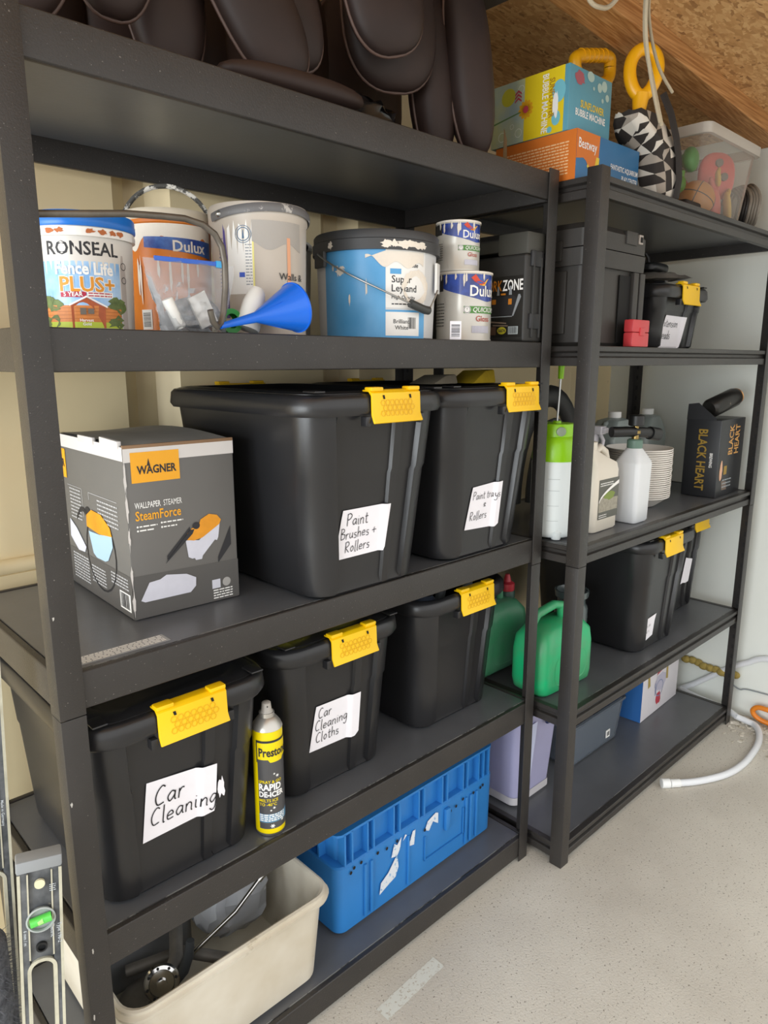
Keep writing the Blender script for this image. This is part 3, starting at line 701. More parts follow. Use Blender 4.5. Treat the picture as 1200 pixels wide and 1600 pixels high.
decal('product_lettering', [move2d(text2d('Super', .019, .008, 0, 'LEFT'), .030, .108), move2d(text2d('Leyland', .019, .008, 0, 'LEFT'), .030, .091), move2d(text2d('High Opacity', .010, .006, 0, 'LEFT'), .030, .077), move2d(text2d('Trade', .012, .015, .2, 'LEFT'), .062, .138)], mp(.0013), m_dark, t)
decal('small_print', [textline2d(.030, .085, .066, .0022, 3)], mp(.0013), m_dark, t)
decal('wall_tag', [rect2d(.027, .05, .124, .134, 5, 1)], mp(.0012), m_blue, t)
decal('dried_paint', [strip2d(-.022, .105, 34, lambda q: H - .052 - .006 * math.sin(q * 120) + max(0, .018 - q) * .4, lambda q: H - .026 - max(0, .018 - q) * .35), blob2d(.086, .100, .034, .034, 5, 40, .06)], mp(.0020), m_splat, t)
decal('paint_splash', [blob2d(-.076, H - .062, .012, .010, 9, 26, .5), blob2d(-.02, H - .095, .0022, .014, 4, 12, .4), blob2d(-.055, .075, .0018, .010, 5, 12, .4), blob2d(-.095, H - .055, .002, .007, 6, 12, .4)], mp(.0016), m_splat, t)
decal('rim_paint', [blob2d(q, -.014, w, .007, k + 70, 22, .4) for k, (q, w) in enumerate(((.02, .010), (.036, .008), (.06, .018), (.085, .014), (.10, .01), (-.10, .006)))], cyl_map(ph, lambda z: Rb + .0075, .0008, (0, 0, H)), m_splat, t)
# black strip of charcoal plastic under the lid lug, wire handle and grip
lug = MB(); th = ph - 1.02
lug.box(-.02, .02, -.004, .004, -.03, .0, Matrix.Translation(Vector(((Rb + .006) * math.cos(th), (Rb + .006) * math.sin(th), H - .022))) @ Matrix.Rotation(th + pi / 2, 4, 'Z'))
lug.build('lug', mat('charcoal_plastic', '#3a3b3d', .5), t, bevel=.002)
lug = MB(); th = ph + 1.25
lug.box(-.012, .012, -.003, .003, -.06, .0, Matrix.Translation(Vector(((Rb + .006) * math.cos(th), (Rb + .006) * math.sin(th), H - .04))) @ Matrix.Rotation(th + pi / 2, 4, 'Z'))
lug.build('lug', m_whiteplast, t, bevel=.002)
hp = []
for k in range(25):
    u = k / 24.0; th = ph - 1.02 + u * 2.15; sag = .135 * (1 - (1 - min(u / .85, 1)) ** 1.25)
    hp.append(Vector(((Rb + .012) * math.cos(th), (Rb + .012) * math.sin(th), H - .026 - sag * .82 + max(0, u - .88) * .35)))
b = MB(); b.tube(hp, .0019, 8); hd = b.build('handle', m_wire, t)
b = MB(); b.tube(hp[17:22], .0085, 14); b.build('grip', mat('dark_grip', '#3b3d3c', .45), hd)

# two white gloss cans
def gloss_can(label, x, y, z, R, H, sc, text_dx):
    ph = face_phi(x, y, 0); t = thing('paint_can', label, 'paint can', (x, y, z), group='gloss paint cans')
    b = MB(); b.lathe([(R - .001, 0), (R + .0012, .0015), (R + .0012, .004), (R, .006), (R, H - .006), (R + .0015, H - .004), (R + .002, H - .001), (R, H), (R - .004, H), (R - .005, H - .004), (R - .016, H - .0045)], 48)
    b.build('body', mat('can_silver_white', '#d3d0c8', .25, metal=.15, var=.05), t)
    b = MB(); b.lathe([(R - .016, 0), (R - .010, .003), (R - .007, .0045), (R - .007, .002)], 40, (0, 0, H - .005)); b.build('lid', m_wire, t)
    mp = lambda e: cyl_map(ph, lambda z_: R, e)
    w = R * 1.5
    decal('blue_swoosh', strip2d(-w * .55, w * .9, 30, lambda q: H * (.76 - .20 * min(1, max(0, (q + w * .55) / (w * 1.2))) ** .8 + .10 * max(0, (q - w * .55) / w)), lambda q: H - .007), mp(.0005), mat('dulux_navy', '#1b2f74', .25, coat=.5, var=.3, vscale=25, vcol='#2d52b8'), t)
    decal('black_back', strip2d(-w * 1.05, -w * .55, 10, lambda q: H * .72, lambda q: H - .007), mp(.0006), m_dark, t)
    decal('paint_dribble', [blob2d(q, H - .008 - h, .0022, h + .004, int(k), 12, .3) for k, (q, h) in enumerate(((-w * .62, .003), (-w * .45, .008), (-w * .2, .004), (w * .0, .010), (w * .05, .006), (w * .5, .004)))], mp(.0013), m_splat, t)
    decal('rim_paint', rect2d(-2 * R, 2 * R, H - .0048, H - .0008, 40, 1), cyl_map(ph, lambda z_: R + .002, .0004), m_splat, t)
    decal('flourish_red', [poly2d([(w * .16, H * .90), (w * .24, H * .85), (w * .42, H * .80), (w * .55, H * .83), (w * .38, H * .87), (w * .27, H * .95)])], mp(.0014), mat('flame_red', '#d2452a', .4), t)
    decal('flourish_yellow', [poly2d([(w * .36, H * .80), (w * .52, H * .79), (w * .66, H * .90), (w * .5, H * .85)])], mp(.0016), mat('flame_yellow', '#e8b13a', .4), t)
    decal('brand_lettering', move2d(text2d('Dulux', H * .215, .018, 0, 'LEFT', .92), w * .14, H * .645), mp(.0016), m_white, t)
    decal('green_band', rect2d(-w * .0 + .0, w * .92, H * .40, H * .50, 14, 1), mp(.0010), mat('quick_green', '#4f8a3c', .4), t)
    decal('clock_badge', [ell2d(w * .08, H * .45, H * .055)], mp(.0014), m_white, t)
    decal('clock_hands', [ring2d(w * .08, H * .45, H * .042, H * .048), poly2d([(w * .075, H * .45), (w * .085, H * .45), (w * .083, H * .485), (w * .078, H * .485)])], mp(.0018), m_dark, t)
    decal('quick_lettering', move2d(text2d('QUICKDRY', H * .095, .01, .25, 'LEFT'), w * .22, H * .42), mp(.0016), m_white, t)
    decal('gloss_lettering', move2d(text2d('Gloss', H * .115, .004, 0, 'LEFT'), w * .30, H * .285), mp(.0014), mat('red_text', '#b8432f', .5), t)
    decal('shade_panel', rect2d(w * .2, w * .72, H * .12, H * .22, 6, 1), mp(.0010), mat('pale_panel', '#c3c2cf', .4), t)
    decal('spec_panel', [poly2d([(-w * .95, H * .18), (-w * .28, H * .03), (-w * .50, H * .62), (-w * .92, H * .62)])], mp(.0006), mat('spec_grey', '#b7b4ae', .4), t)
    decal('spec_print', [textline2d(-w * .9, -w * .5, H * (.22 + .045 * k), H * .012, k) for k in range(8)], mp(.0012), m_dark, t)
    return t
gloss_can('larger white gloss paint can standing on the shelf, under the smaller can', .996, .105, Z2, .0625, .151, 1, 0)
gloss_can('smaller gloss paint can stacked on top of the larger white can', .972, .105, Z2 + .1505, .048, .106, 1, 0)
b = MB(); b.box(-.012, .012, -.0006, .0006, 0, .038)
o = b.build('price_tag', m_paper, None, loc=(.868, .018, Z2 + .0005), rotz=-.7); tag(o, 'small barcode tag standing left of the gloss cans', 'tag')
decal('barcode', bars2d(-.009, .009, .006, .032, 3, 12, False), plane_map((0, 0, 0), (1, 0, 0), (0, 0, 1), (0, -1, 0), .0009), m_dark, o)

# tool case stood on edge, printed side to the left
x0, x1, y0, y1, H = 1.100, 1.180, .010, .36, .246
t = thing('tool_case', 'flat black tool case with a printed tool set label, beside the gloss cans', 'tool case', (x0, y0, Z2))
m_case = mat('case_plastic', '#2b2a28', .5, var=.1, bump=.1, bscale=200)
W_, D_ = x1 - x0, y1 - y0
b = MB(); b.box(0, W_, 0, D_, 0, H * .80); b.build('body', m_case, t, bevel=.006, seg=3)
b = MB(); b.box(.004, W_ - .004, .0, .085, H * .80, H); b.box(.004, W_ - .004, .26, D_, H * .80, H); b.box(.012, W_ - .012, .075, .27, H * .84, H * .955)
b.build('handle', mat('case_handle', '#3e3d37', .5), t, bevel=.005)
b = MB()
for zz in (.03, .17): b.box(W_ * .2, W_ * .8, -.005, .004, zz, zz + .035)
b.build('latch', m_black, t, bevel=.002)
b = MB(); b.box(W_ * .30, W_ * .36, -.006, .002, .01, H * .78); b.box(W_ * .66, W_ * .72, -.006, .002, .01, H * .78); b.build('rib', m_case, t, bevel=.002)
mp = lambda e: plane_map((0, 0, 0), (0, -1, 0), (0, 0, 1), (-1, 0, 0), e)
decal('label_sheet', rect2d(-.20, -.006, .012, .150), mp(.0006), mat('label_black', '#201f1d', .35), t)
decal('lettering_orange', move2d(text2d('WORK', .034, .01, .1, 'RIGHT', .62), -.066, .118), mp(.0011), mat('amber_print', '#c57a1c', .5), t)
decal('lettering_white', move2d(text2d('ZONE', .034, .02, .0, 'LEFT', .62), -.064, .118), mp(.0011), m_white, t)
decal('pictured_case', [poly2d([(-.098, .062), (-.032, .062), (-.022, .098), (-.03, .106), (-.092, .106), (-.10, .095)])], mp(.0010), mat('pictured_dark', '#2d2d2f', .3), t)
decal('pictured_outline', [poly2d([(-.034, .060), (-.030, .060), (-.010, .102), (-.013, .108), (-.018, .108)]), rect2d(-.10, -.034, .058, .060), poly2d([(-.080, .108), (-.072, .108), (-.074, .128), (-.078, .128)]), poly2d([(-.045, .108), (-.036, .108), (-.038, .128), (-.043, .128)])], mp(.0013), mat('pictured_steel', '#8d9296', .4), t)
decal('pictured_latches', [rect2d(-.094, -.082, .088, .099), rect2d(-.046, -.036, .086, .099), rect2d(-.068, -.054, .108, .112)], mp(.0015), mat('amber_print', '', 0), t)
decal('pictured_tools', [poly2d([(-.10, .046), (-.05, .042), (-.05, .045), (-.10, .050)]), poly2d([(-.09, .038), (-.045, .036), (-.045, .039), (-.09, .041)])], mp(.0013), mat('pictured_tool', '#7b6a5c', .4), t)
decal('order_number_tag', ell2d(-.063, .027, .013, .0085), mp(.0011), mat('lime_tag', '#b9b02a', .5), t)
decal('order_number', move2d(text2d('56674', .0105, .02, 0, 'CENTER', .8), -.063, .0232), mp(.0016), m_dark, t)
decal('barcode_panel', rect2d(-.044, -.016, .018, .036), mp(.0011), mat('pale_panel2', '#b9c2c4', .5), t)
decal('barcode', bars2d(-.042, -.018, .020, .035, 6, 14), mp(.0015), m_dark, t)
decal('side_panel', rect2d(-.105, -.08, .017, .036), mp(.0011), mat('brown_panel', '#5b4334', .5), t)

# zip bag of fittings, funnel, bent rod and white tube in front of the tubs
m_clear = clear_mat('clear_film', '#dfe3e8', .22, .08)
t = thing('zip_bag', 'clear zip bag of fittings with a blue closure, in front of the orange tub', 'plastic bag', (.275, .052, Z2))
rnd = random.Random(3); nx, ny = 18, 14; V_ = []; F_ = []
for side in (1, -1):
    o0 = len(V_)
    for j in range(ny + 1):
        for i in range(nx + 1):
            u, v = i / nx, j / ny
            wid = .068 - .010 * math.cos(v * 3) ; th = .030 * math.sin(pi * u) ** .6 * (math.sin(pi * min(1, v * 1.0) * .5 + pi * .5) * .85 + .04) * (1 if v > 0 else .5)
            V_.append(((u - .5) * 2 * wid + rnd.uniform(-.002, .002), -side * (th + rnd.uniform(-.007, .007) * math.sin(pi * u) * (1 - v * .8)) , .002 + v * .105 + rnd.uniform(-.0015, .0015) * (0 < v < 1)))
    for j in range(ny):
        for i in range(nx):
            q = [o0 + j * (nx + 1) + i, o0 + j * (nx + 1) + i + 1, o0 + (j + 1) * (nx + 1) + i + 1, o0 + (j + 1) * (nx + 1) + i]
            F_.append(tuple(q if side > 0 else q[::-1]))
b = MB(); b.add(V_, F_); b.build('film', m_clear, t, smooth=25)
b = MB(); b.box(-.060, .062, -.0022, .0022, .104, .111); b.build('closure', mat('zip_blue', '#2f63c9', .35), t, bevel=.001)
b = MB(); b.box(.044, .054, -.0035, .0035, .102, .1125); b.build('slider', mat('zip_cyan', '#3aa6e0', .35), t, bevel=.001)
Mr = Matrix.Rotation(-.45, 4, 'Y')
b = MB(); b.lathe([(.008, 0), (.009, .002), (.009, .045), (.008, .047)], 18, M=Matrix.Translation((-.028, -.010, .006)) @ Mr); b.build('tube_fitting', m_whiteplast, t)
b = MB(); b.box(-.016, .016, -.002, .002, 0, .05, Matrix.Translation((.020, -.014, .012)) @ Mr); b.build('instruction_card', m_white, t)
b = MB(); b.ball((.005, .002, .030), .042, .014, .024, 18, 10, e=.8); b.build('dark_fittings', mat('dark_grey_parts', '#4d4f54', .5, var=.4, vscale=60, vcol='#9b9fa6'), t)

t = thing('funnel', 'bright blue plastic funnel lying on its side', 'funnel', (.292, -.0, Z2 + .009))
ax = Vector((.152, .006, .036)).normalized(); Mf = ax.to_track_quat('Z', 'Y').to_matrix().to_4x4()
b = MB(); b.lathe([(.0035, 0), (.0042, 0), (.0085, .068), (.040, .150), (.0415, .150), (.0415, .153), (.0385, .152), (.0065, .068), (.0030, 0)], 36, cap0=False, cap1=False, M=Mf); b.build('cone', mat('funnel_blue', '#1466d8', .3), t)
b = MB()
for k in range(3):
    a = k * 2 * pi / 3 + .4
    b.add([Mf @ Vector(q) for q in ((.0085 * math.cos(a), .0085 * math.sin(a), .070), (.028 * math.cos(a), .028 * math.sin(a), .115), (.0145 * math.cos(a), .0145 * math.sin(a), .115 - .02), (.0085 * math.cos(a + .1), .0085 * math.sin(a + .1), .070))], [(0, 1, 2, 3)])
b.build('rib', mat('funnel_blue', '', 0), t)

t = thing('bent_rod', 'dull steel rod bent into a hook, running across the paint tubs', 'metal rod', (0, 0, 0))
pts = [(.012, .020, 1.554), (.05, .010, 1.558), (.10, .0, 1.563), (.15, -.006, 1.569), (.20, -.008, 1.572), (.235, -.01, 1.573), (.262, -.012, 1.568), (.282, -.012, 1.557), (.293, -.012, 1.540), (.297, -.012, 1.515), (.296, -.012, 1.48), (.291, -.012, 1.445), (.284, -.014, 1.429), (.275, -.018, 1.4225), (.266, -.022, 1.430), (.260, -.026, 1.446)]
b = MB(); b.tube(pts, .0048, 12); b.build('shaft', mat('dull_steel', '#6d675f', .45, metal=.6, var=.3, vscale=30), t)

t = thing('caulk_tube', 'white plastic tube end lying behind the funnel', 'tube', (.372, .050, Z2))
b = MB(); b.lathe([(.020, 0), (.021, .004), (.019, .045), (.014, .065), (.009, .072)], 24, M=Matrix.Translation((0, .0, .008)) @ Matrix.Rotation(.35, 4, 'Y')); b.build('tube', m_whiteplast, t)
t2 = thing('tape_roll', 'roll of green tape lying between the zip bag and funnel', 'tape', (.345, .060, Z2))
b = MB(); b.lathe([(.012, -.009), (.020, -.009), (.020, .009), (.012, .009)], 28, cap0=False, cap1=False, M=Matrix.Translation((0, 0, .0205)) @ Matrix.Rotation(pi / 2, 4, 'X') ); b.build('tape', mat('green_tape', '#2d8a3a', .4), t2)
# ------------------------------------------------------------------ steamer carton
t = thing('steamer_carton', 'grey wallpaper steamer carton with orange logo and a picture of the machine', 'box', (.184, .148, Z3), -.035)
BW, BD, BH = .206, .325, .303
m_gcard = mat('grey_printed_card', '#6b6966', .55, var=.08, vscale=3)
m_wcard = mat('white_card', '#d9d4d0', .6, var=.06)
b = MB(); b.box(0, BW, 0, BD, 0, BH); b.build('carton', m_gcard, t, bevel=.003, smooth=30)
b = MB()
nx = 12; V_ = []; F_ = []; rnd = random.Random(11)
for j in range(9):
    for i in range(nx + 1):
        u, v = i / nx, j / 8.0
        V_.append((u * BW, v * BD, BH + .0015 + .006 * math.sin(pi * v) * (.4 + .6 * u) + .002 * math.sin(5 * u + 3 * v)))
for j in range(8):
    for i in range(nx):
        a = j * (nx + 1) + i; F_.append((a, a + 1, a + nx + 2, a + nx + 1))
b.add(V_, F_); b.build('top_flap', mat('pale_card_top', '#a8a49e', .7, var=.15, vscale=14), t, smooth=30)  # top flap in a paler grey than the carton sides
b = MB(); b.box(.0, BW, -.0012, .004, BH - .003, BH + .003); b.build('flap_edge', mat('card_edge', '#8a6c50', .8), t, bevel=.001)
b = MB(); b.box(-.004, .004, .02, .10, BH - .004, BH + .009, Matrix.Rotation(.03, 4, 'X')); b.box(-.004, .003, .125, .20, BH - .006, BH + .007); b.build('torn_flap', m_wcard, t, bevel=.002)
fr = lambda e: plane_map((0, 0, 0), (1, 0, 0), (0, 0, 1), (0, -1, 0), e + .0006)
sd = lambda e: plane_map((0, BD, 0), (0, -1, 0), (0, 0, 1), (-1, 0, 0), e + .0006)
m_or = mat('brand_orange', '#f0a91e', .5); m_wag = mat('steamer_orange', '#e89a1c', .5, var=.2, vscale=30); m_pw = mat('pictured_white', '#d5d6e2', .5, var=.08, vscale=30)
decal('white_band', rect2d(.0, BW, BH - .026, BH), fr(0), m_wcard, t)
decal('white_band', rect2d(.0, BD, BH - .024, BH), sd(0), m_wcard, t)
decal('lower_band', strip2d(0, BW, 8, lambda q: 0.002, lambda q: .079 - .02 * q), fr(0), mat('dark_grey_print', '#565452', .55), t)
decal('lower_band', rect2d(0, BD, .002, .078), sd(0), mat('dark_grey_print', '', 0), t)
decal('logo_panel', rect2d(.012, .099, BH - .062, BH - .010), fr(.0004), m_or, t)
decal('logo_lettering', [move2d(text2d('WAGNER', .0195, .03, 0, 'LEFT', .82), .022, BH - .047), poly2d([(.040, BH - .034), (.0462, BH - .034), (.0432, BH - .021)])], fr(.0008), m_dark, t)
decal('title', [move2d(text2d('WALLPAPER', .0150, .012, 0, 'LEFT', .56), .014, BH - .106)], fr(.0004), m_white, t)
decal('title_light', [move2d(text2d('STEAMER', .0150, .0, 0, 'LEFT', .56), .0655, BH - .106)], fr(.0004), m_white, t)
decal('subtitle', [move2d(text2d('SteamForce', .0235, .014, 0, 'LEFT', .74), .014, BH - .127)], fr(.0004), mat('brand_orange', '', 0), t)
decal('bullet_text', [textline2d(.020, .052, BH - .139, .0024, 1), textline2d(.020, .045, BH - .146, .0024, 2), textline2d(.063, .10, BH - .137, .0024, 3), textline2d(.063, .088, BH - .145, .0024, 4)] + [ell2d(xx, BH - zz, .0018) for xx, zz in ((.0165, .1378), (.0165, .1448), (.060, .1358), (.060, .1438))], fr(.0004), m_white, t)
# picture of the steamer on the front
decal('pictured_hose', [strip2d(.066, .112, 12, lambda q: .098 + (q - .066) * .9 - 0.0, lambda q: .106 + (q - .066) * 1.0), strip2d(.165, .193, 14, lambda q: .075 + (q - .165) * 1.1, lambda q: .086 + (q - .165) * 2.0)], fr(.0004), m_dark, t)
decal('pictured_body', [poly2d([(.102, .128), (.106, .096), (.113, .092), (.118, .092), (.120, .088), (.132, .088), (.134, .094), (.160, .120), (.164, .118), (.167, .124), (.172, .155), (.128, .124)])], fr(.0008), m_pw, t)
decal('pictured_cover', [poly2d([(.102, .129), (.106, .140), (.115, .148), (.128, .150), (.133, .162), (.150, .170), (.166, .166), (.174, .156), (.170, .148), (.135, .128), (.118, .125)])], fr(.0012), m_wag, t)
decal('pictured_cap', [ell2d(.124, .152, .007, .0065)], fr(.0016), m_dark, t)
decal('pictured_nozzle', [poly2d([(.062, .092), (.066, .098), (.112, .146), (.120, .146), (.116, .138)])], fr(.0014), m_dark, t)
decal('pictured_plate', [poly2d([(.013, .034), (.030, .064), (.05, .066), (.062, .072), (.10, .066), (.118, .056), (.117, .040), (.106, .030), (.02, .030)])], fr(.0012), m_pw, t)
decal('small_badge', [rect2d(.150, .167, .026, .043)], fr(.0004), m_pw, t)
decal('round_badge', [ell2d(.180, .035, .0085)], fr(.0004), mat('silver_badge', '#a7a5a2', .5), t)
decal('small_print', [textline2d(.152, .192, .006 + .005 * k, .0022, 20 + k) for k in range(4)], fr(.0004), m_white, t)
# left side of the carton
decal('logo_panel', rect2d(.0, .036, BH - .085, BH - .028), sd(.0004), m_or, t)
decal('logo_lettering', [move2d(text2d('ER', .021, .035, 0, 'RIGHT', .88), .030, BH - .063)], sd(.0008), m_dark, t)
m_pg = mat('pale_grey_print', '#b8b8ba', .5)
decal('side_print', [textline2d(.045, .105, BH - .105 - .007 * k, .0026, 50 + k) for k in range(9)] + [textline2d(.19, .285, BH - .110 - .0075 * k, .0028, 70 + k) for k in range(6)] + [rect2d(.035, .112, BH - .098, BH - .0972), rect2d(.112, .1135, .15, BH - .0975), rect2d(.148, .1495, .19, BH - .10), rect2d(.148, .285, BH - .1, BH - .099)], sd(.0004), m_pg, t)
decal('pictured_body', [poly2d([(.135, .128), (.152, .088), (.168, .082), (.21, .083), (.225, .088), (.252, .118), (.25, .138), (.19, .130)])], sd(.0008), mat('pale_blue_print', '#a9c8e0', .5), t)
decal('pictured_cover', [poly2d([(.128, .136), (.130, .158), (.158, .172), (.205, .170), (.245, .152), (.252, .137), (.19, .131)])], sd(.0012), m_wag, t)
decal('pictured_hose', [strip2d(.075, .14, 12, lambda q: .138 + .024 * math.sin((q - .075) * 46), lambda q: .147 + .024 * math.sin((q - .075) * 46)), ell2d(.137, .168, .012, .007), ring2d(.19, .095, .070, .074)], sd(.0006), m_dark, t)
decal('pictured_plate', [poly2d([(.03, .10), (.035, .137), (.07, .122), (.115, .092), (.105, .080), (.07, .078)])], sd(.0010), m_pw, t)
decal('info_print', [textline2d(.035, .12, .018 + .006 * k, .0028, 80 + k) for k in range(9)] + [textline2d(.135, .205, .030 + .006 * k, .0026, 90 + k) for k in range(6)] + [textline2d(.232, .31, .05 + .006 * k, .0026, 95 + k) for k in range(4)], sd(.0004), m_pg, t)
decal('barcode_panel', rect2d(.268, .315, .012, .044), sd(.0004), m_white, t)
decal('barcode', bars2d(.272, .311, .015, .042, 2, 14), sd(.0008), m_dark, t)
decal('worn_corner', [blob2d(.001, zz, .0022, .02, int(zz * 999), 14, .6) for zz in (.03, .08, .15, .2, .25)], fr(.0005), m_wcard, t)

# ------------------------------------------------------------------ de-icer spray can
x, y, R, H = .380, .047, .0285, .217
ph = face_phi(x, y, 0)
t = thing('spray_can', 'tall yellow de-icer aerosol can between two lidded bins', 'spray can', (x, y, Z4))
b = MB(); b.lathe([(R - .003, .0), (R - .001, .0), (R, .003), (R, .006)], 40, cap1=False); b.build('base_ring', m_wire, t)
b = MB(); b.lathe([(R, .005), (R, H)], 40); b.build('body', mat('can_yellow', '#e8d000', .3), t)
b = MB(); b.lathe([(R, H), (R + .0008, H + .001), (R, H + .003), (R - .002, H + .008), (R - .010, H + .019), (R - .014, H + .022), (R - .014, H + .030)], 40); b.build('shoulder', mat('brushed_tin', '#bdbab4', .3, metal=.7), t)
b = MB(); b.lathe([(.0125, 0), (.0125, .008), (.0100, .012), (.0085, .026), (.006, .028)], 24, (0, 0, H + .022)); nz = b.build('nozzle', mat('grey_nozzle', '#a9a49d', .4), t)
mp = lambda e: cyl_map(ph, lambda z: R, e)
decal('nozzle_hole', ell2d(.002, H + .043, .0012, .0016, 10), cyl_map(ph, lambda z: .009, .0006), m_hole, nz)
decal('dark_label', [poly2d([]) if False else rect2d(-.022, .052, .016, H - .020, 20, 6)], mp(.0004), mat('label_charcoal', '#4a4a4c', .35), t)
decal('black_edge', [strip2d(-.024, .052, 18, lambda q: H - .020 + (q > 9) , lambda q: H - .0165), rect2d(-.024, -.022, H - .062, H - .018, 1, 1)], mp(.0007), m_dark, t)
decal('logo_panel', [strip2d(-.021, .052, 18, lambda q: H - .055 - .006 * (0 < q < .03), lambda q: H - .021)], mp(.0009), mat('can_yellow', '', 0), t)
decal('logo_lettering', move2d(text2d('Prestone', .024, .03, 0, 'LEFT', .70), -.018, H - .048), mp(.0014), m_dark, t)
decal('range_lettering', [move2d(text2d('SPRAY & GO', .0085, .015, 0, 'LEFT', .95), -.020, .113), move2d(text2d('MELTS ICE', .0085, .015, 0, 'LEFT', .95), -.020, .074), move2d(text2d('TO -40\u00b0C', .0085, .015, 0, 'LEFT', .95), -.020, .0655)], mp(.0010), mat('can_yellow', '', 0), t)
decal('product_lettering', [move2d(text2d('RAPID', .0185, .035, 0, 'LEFT', .86), -.020, .0985), move2d(text2d('DE-ICER', .0155, .035, 0, 'LEFT', .86), -.020, .0845)], mp(.0010), m_white, t)
decal('blue_band', [rect2d(-.022, .052, .030, .048, 16, 1)], mp(.0007), mat('ice_blue_print', '#5f8ba8', .4), t)
decal('small_print', [textline2d(-.020, .03, .033 + .004 * k, .0022, k + 9) for k in range(4)], mp(.0011), m_white, t)
decal('snowflakes', [s for q, z, r in ((.004, .0225, .0042), (.016, .127, .003), (.010, .132, .002), (.002, .056, .002), (.008, .061, .0026), (.024, .03, .003)) for s in [rect2d(q - r, q + r, z - r * .18, z + r * .18)] + [move2d(rect2d(-r, r, -r * .18, r * .18), q, z, a) for a in (1.05, 2.1)]], mp(.0013), m_white, t)

# ------------------------------------------------------------------ white tub with plumbing bits on the bottom shelf
t = thing('open_tub', 'dirty white open plastic tub of plumbing parts on the bottom shelf', 'tub', (.282, .24, Z5))
m_tub = mat('grubby_white_tub', '#d6d0c2', .45, var=.12, vscale=5, vcol='#c2b8a4', stain='#b0a48f', stain_scale=7, stain_th=.64)
a0, b0, a1, b1, H = .205, .205, .220, .225, .218
b = MB()
rings = [rrect(a0 - .015, b0 - .015, .03, 0), rrect(a0, b0, .04, .008), rrect(a1 - .004, b1 - .004, .04, H - .022), rrect(a1 + .008, b1 + .008, .045, H - .020), rrect(a1 + .010, b1 + .010, .045, H - .012), rrect(a1 + .004, b1 + .004, .045, H - .009), rrect(a1 + .005, b1 + .005, .045, H - .002), rrect(a1, b1, .04, H), rrect(a1 - .005, b1 - .005, .04, H - .003),
         rrect(a1 - .010, b1 - .010, .04, H - .03), rrect(a0 - .008, b0 - .008, .035, .012)]
b.loft(rings, True, True); b.build('body', m_tub, t, smooth=40)
t = thing('shower_hose', 'thin chrome lance with a fitting leaning out of the white tub', 'pipe', (.335, .125, Z5 + .03))
b = MB(); b.tube([(-.10, .02, .10), (.0, -.005, .165), (.075, -.0, .212)], .0045, 12); b.build('lance', mat('chrome', '#c8c8c8', .12, metal=1), t)
b = MB(); b.tube([(.060, .0, .2025), (.082, .0, .2164)], .008, 12); b.tube([(.084, .0, .2176), (.10, .0, .228)], .0035, 10); b.build('fitting', mat('chrome', '', 0), t)
t = thing('tap_body', 'round chrome tap plate in the white tub', 'tap', (.165, .11, Z5 + .15))
Mt = Matrix.Rotation(1.05, 4, 'X') @ Matrix.Rotation(-.35, 4, 'Y')
b = MB(); b.lathe([(.030, 0), (.033, .004), (.030, .010), (.024, .012), (.022, .008), (.010, .009), (.009, .02), (.003, .021)], 32, M=Mt); b.build('plate', mat('chrome', '', 0), t)
for k in range(8):
    b = MB(); b.lathe([(.0025, .0105), (.0025, .013)], 10, M=Mt @ Matrix.Translation((.027 * math.cos(k * pi / 4), .027 * math.sin(k * pi / 4), 0))); b.build('screw', m_hole, t)
t = thing('bagged_part', 'crumpled clear plastic bag with a white part in the tub', 'plastic bag', (.385, .235, Z5 + .070))
b = MB(); rnd = random.Random(5)
b.ball((0, 0, .075), .085, .07, .085, 22, 14, e=.8); b.v = [(q[0] + rnd.uniform(-.008, .008), q[1] + rnd.uniform(-.008, .008), q[2] + rnd.uniform(-.008, .008)) for q in b.v]; b.build('film', clear_mat('crinkled_film', '#dfe2e8', .42, .10), t, smooth=20)
b = MB(); b.ball((.01, 0, .06), .06, .045, .055, 18, 10, e=.7); b.build('white_part', mat('grey_white_part', '#b4b9c0', .5), t)
t = thing('black_lever', 'dark curved lever handle in the white tub', 'handle', (.215, .12, Z5 + .12))
b = MB(); b.tube([(-.02, .0, .0), (.0, 0, .015), (.012, 0, .04), (.018, 0, .072)], [.009, .011, .010, .008], 12); b.build('lever', mat('dark_lever', '#3a3d40', .4), t)
t = thing('dark_pipework', 'dark pipe fittings lying deep in the white tub', 'pipe', (.165, .17, Z5 + .02))
b = MB(); b.tube([(-.02, -.07, .10), (.05, -.02, .12), (.10, .08, .10)], .014, 14); b.tube([(-.02, .06, .08), (.08, .02, .09), (.15, -.06, .08)], .012, 14); b.ball((-.01, -.02, .05), .06, .07, .035, 20, 10); b.build('fittings', mat('dull_fittings', '#7f7b76', .45, metal=.2, var=.4, vscale=14), t)

t = thing('plastic_housing', 'grey rounded plastic housing lying at the back of the white tub', 'housing', (.205, .335, Z5 + .014))
b = MB(); b.loft([rrect(.10, .06, .03, 0), rrect(.115, .07, .035, .02), rrect(.115, .07, .035, .12), rrect(.08, .05, .03, .15)]); b.build('shell', mat('mid_grey_housing', '#85888c', .45, var=.15), t, smooth=45)
b = MB(); b.tube([(-.06, 0, .148), (-.03, 0, .185), (.03, 0, .185), (.06, 0, .148)], .011, 12); b.build('grip', m_dark, t)
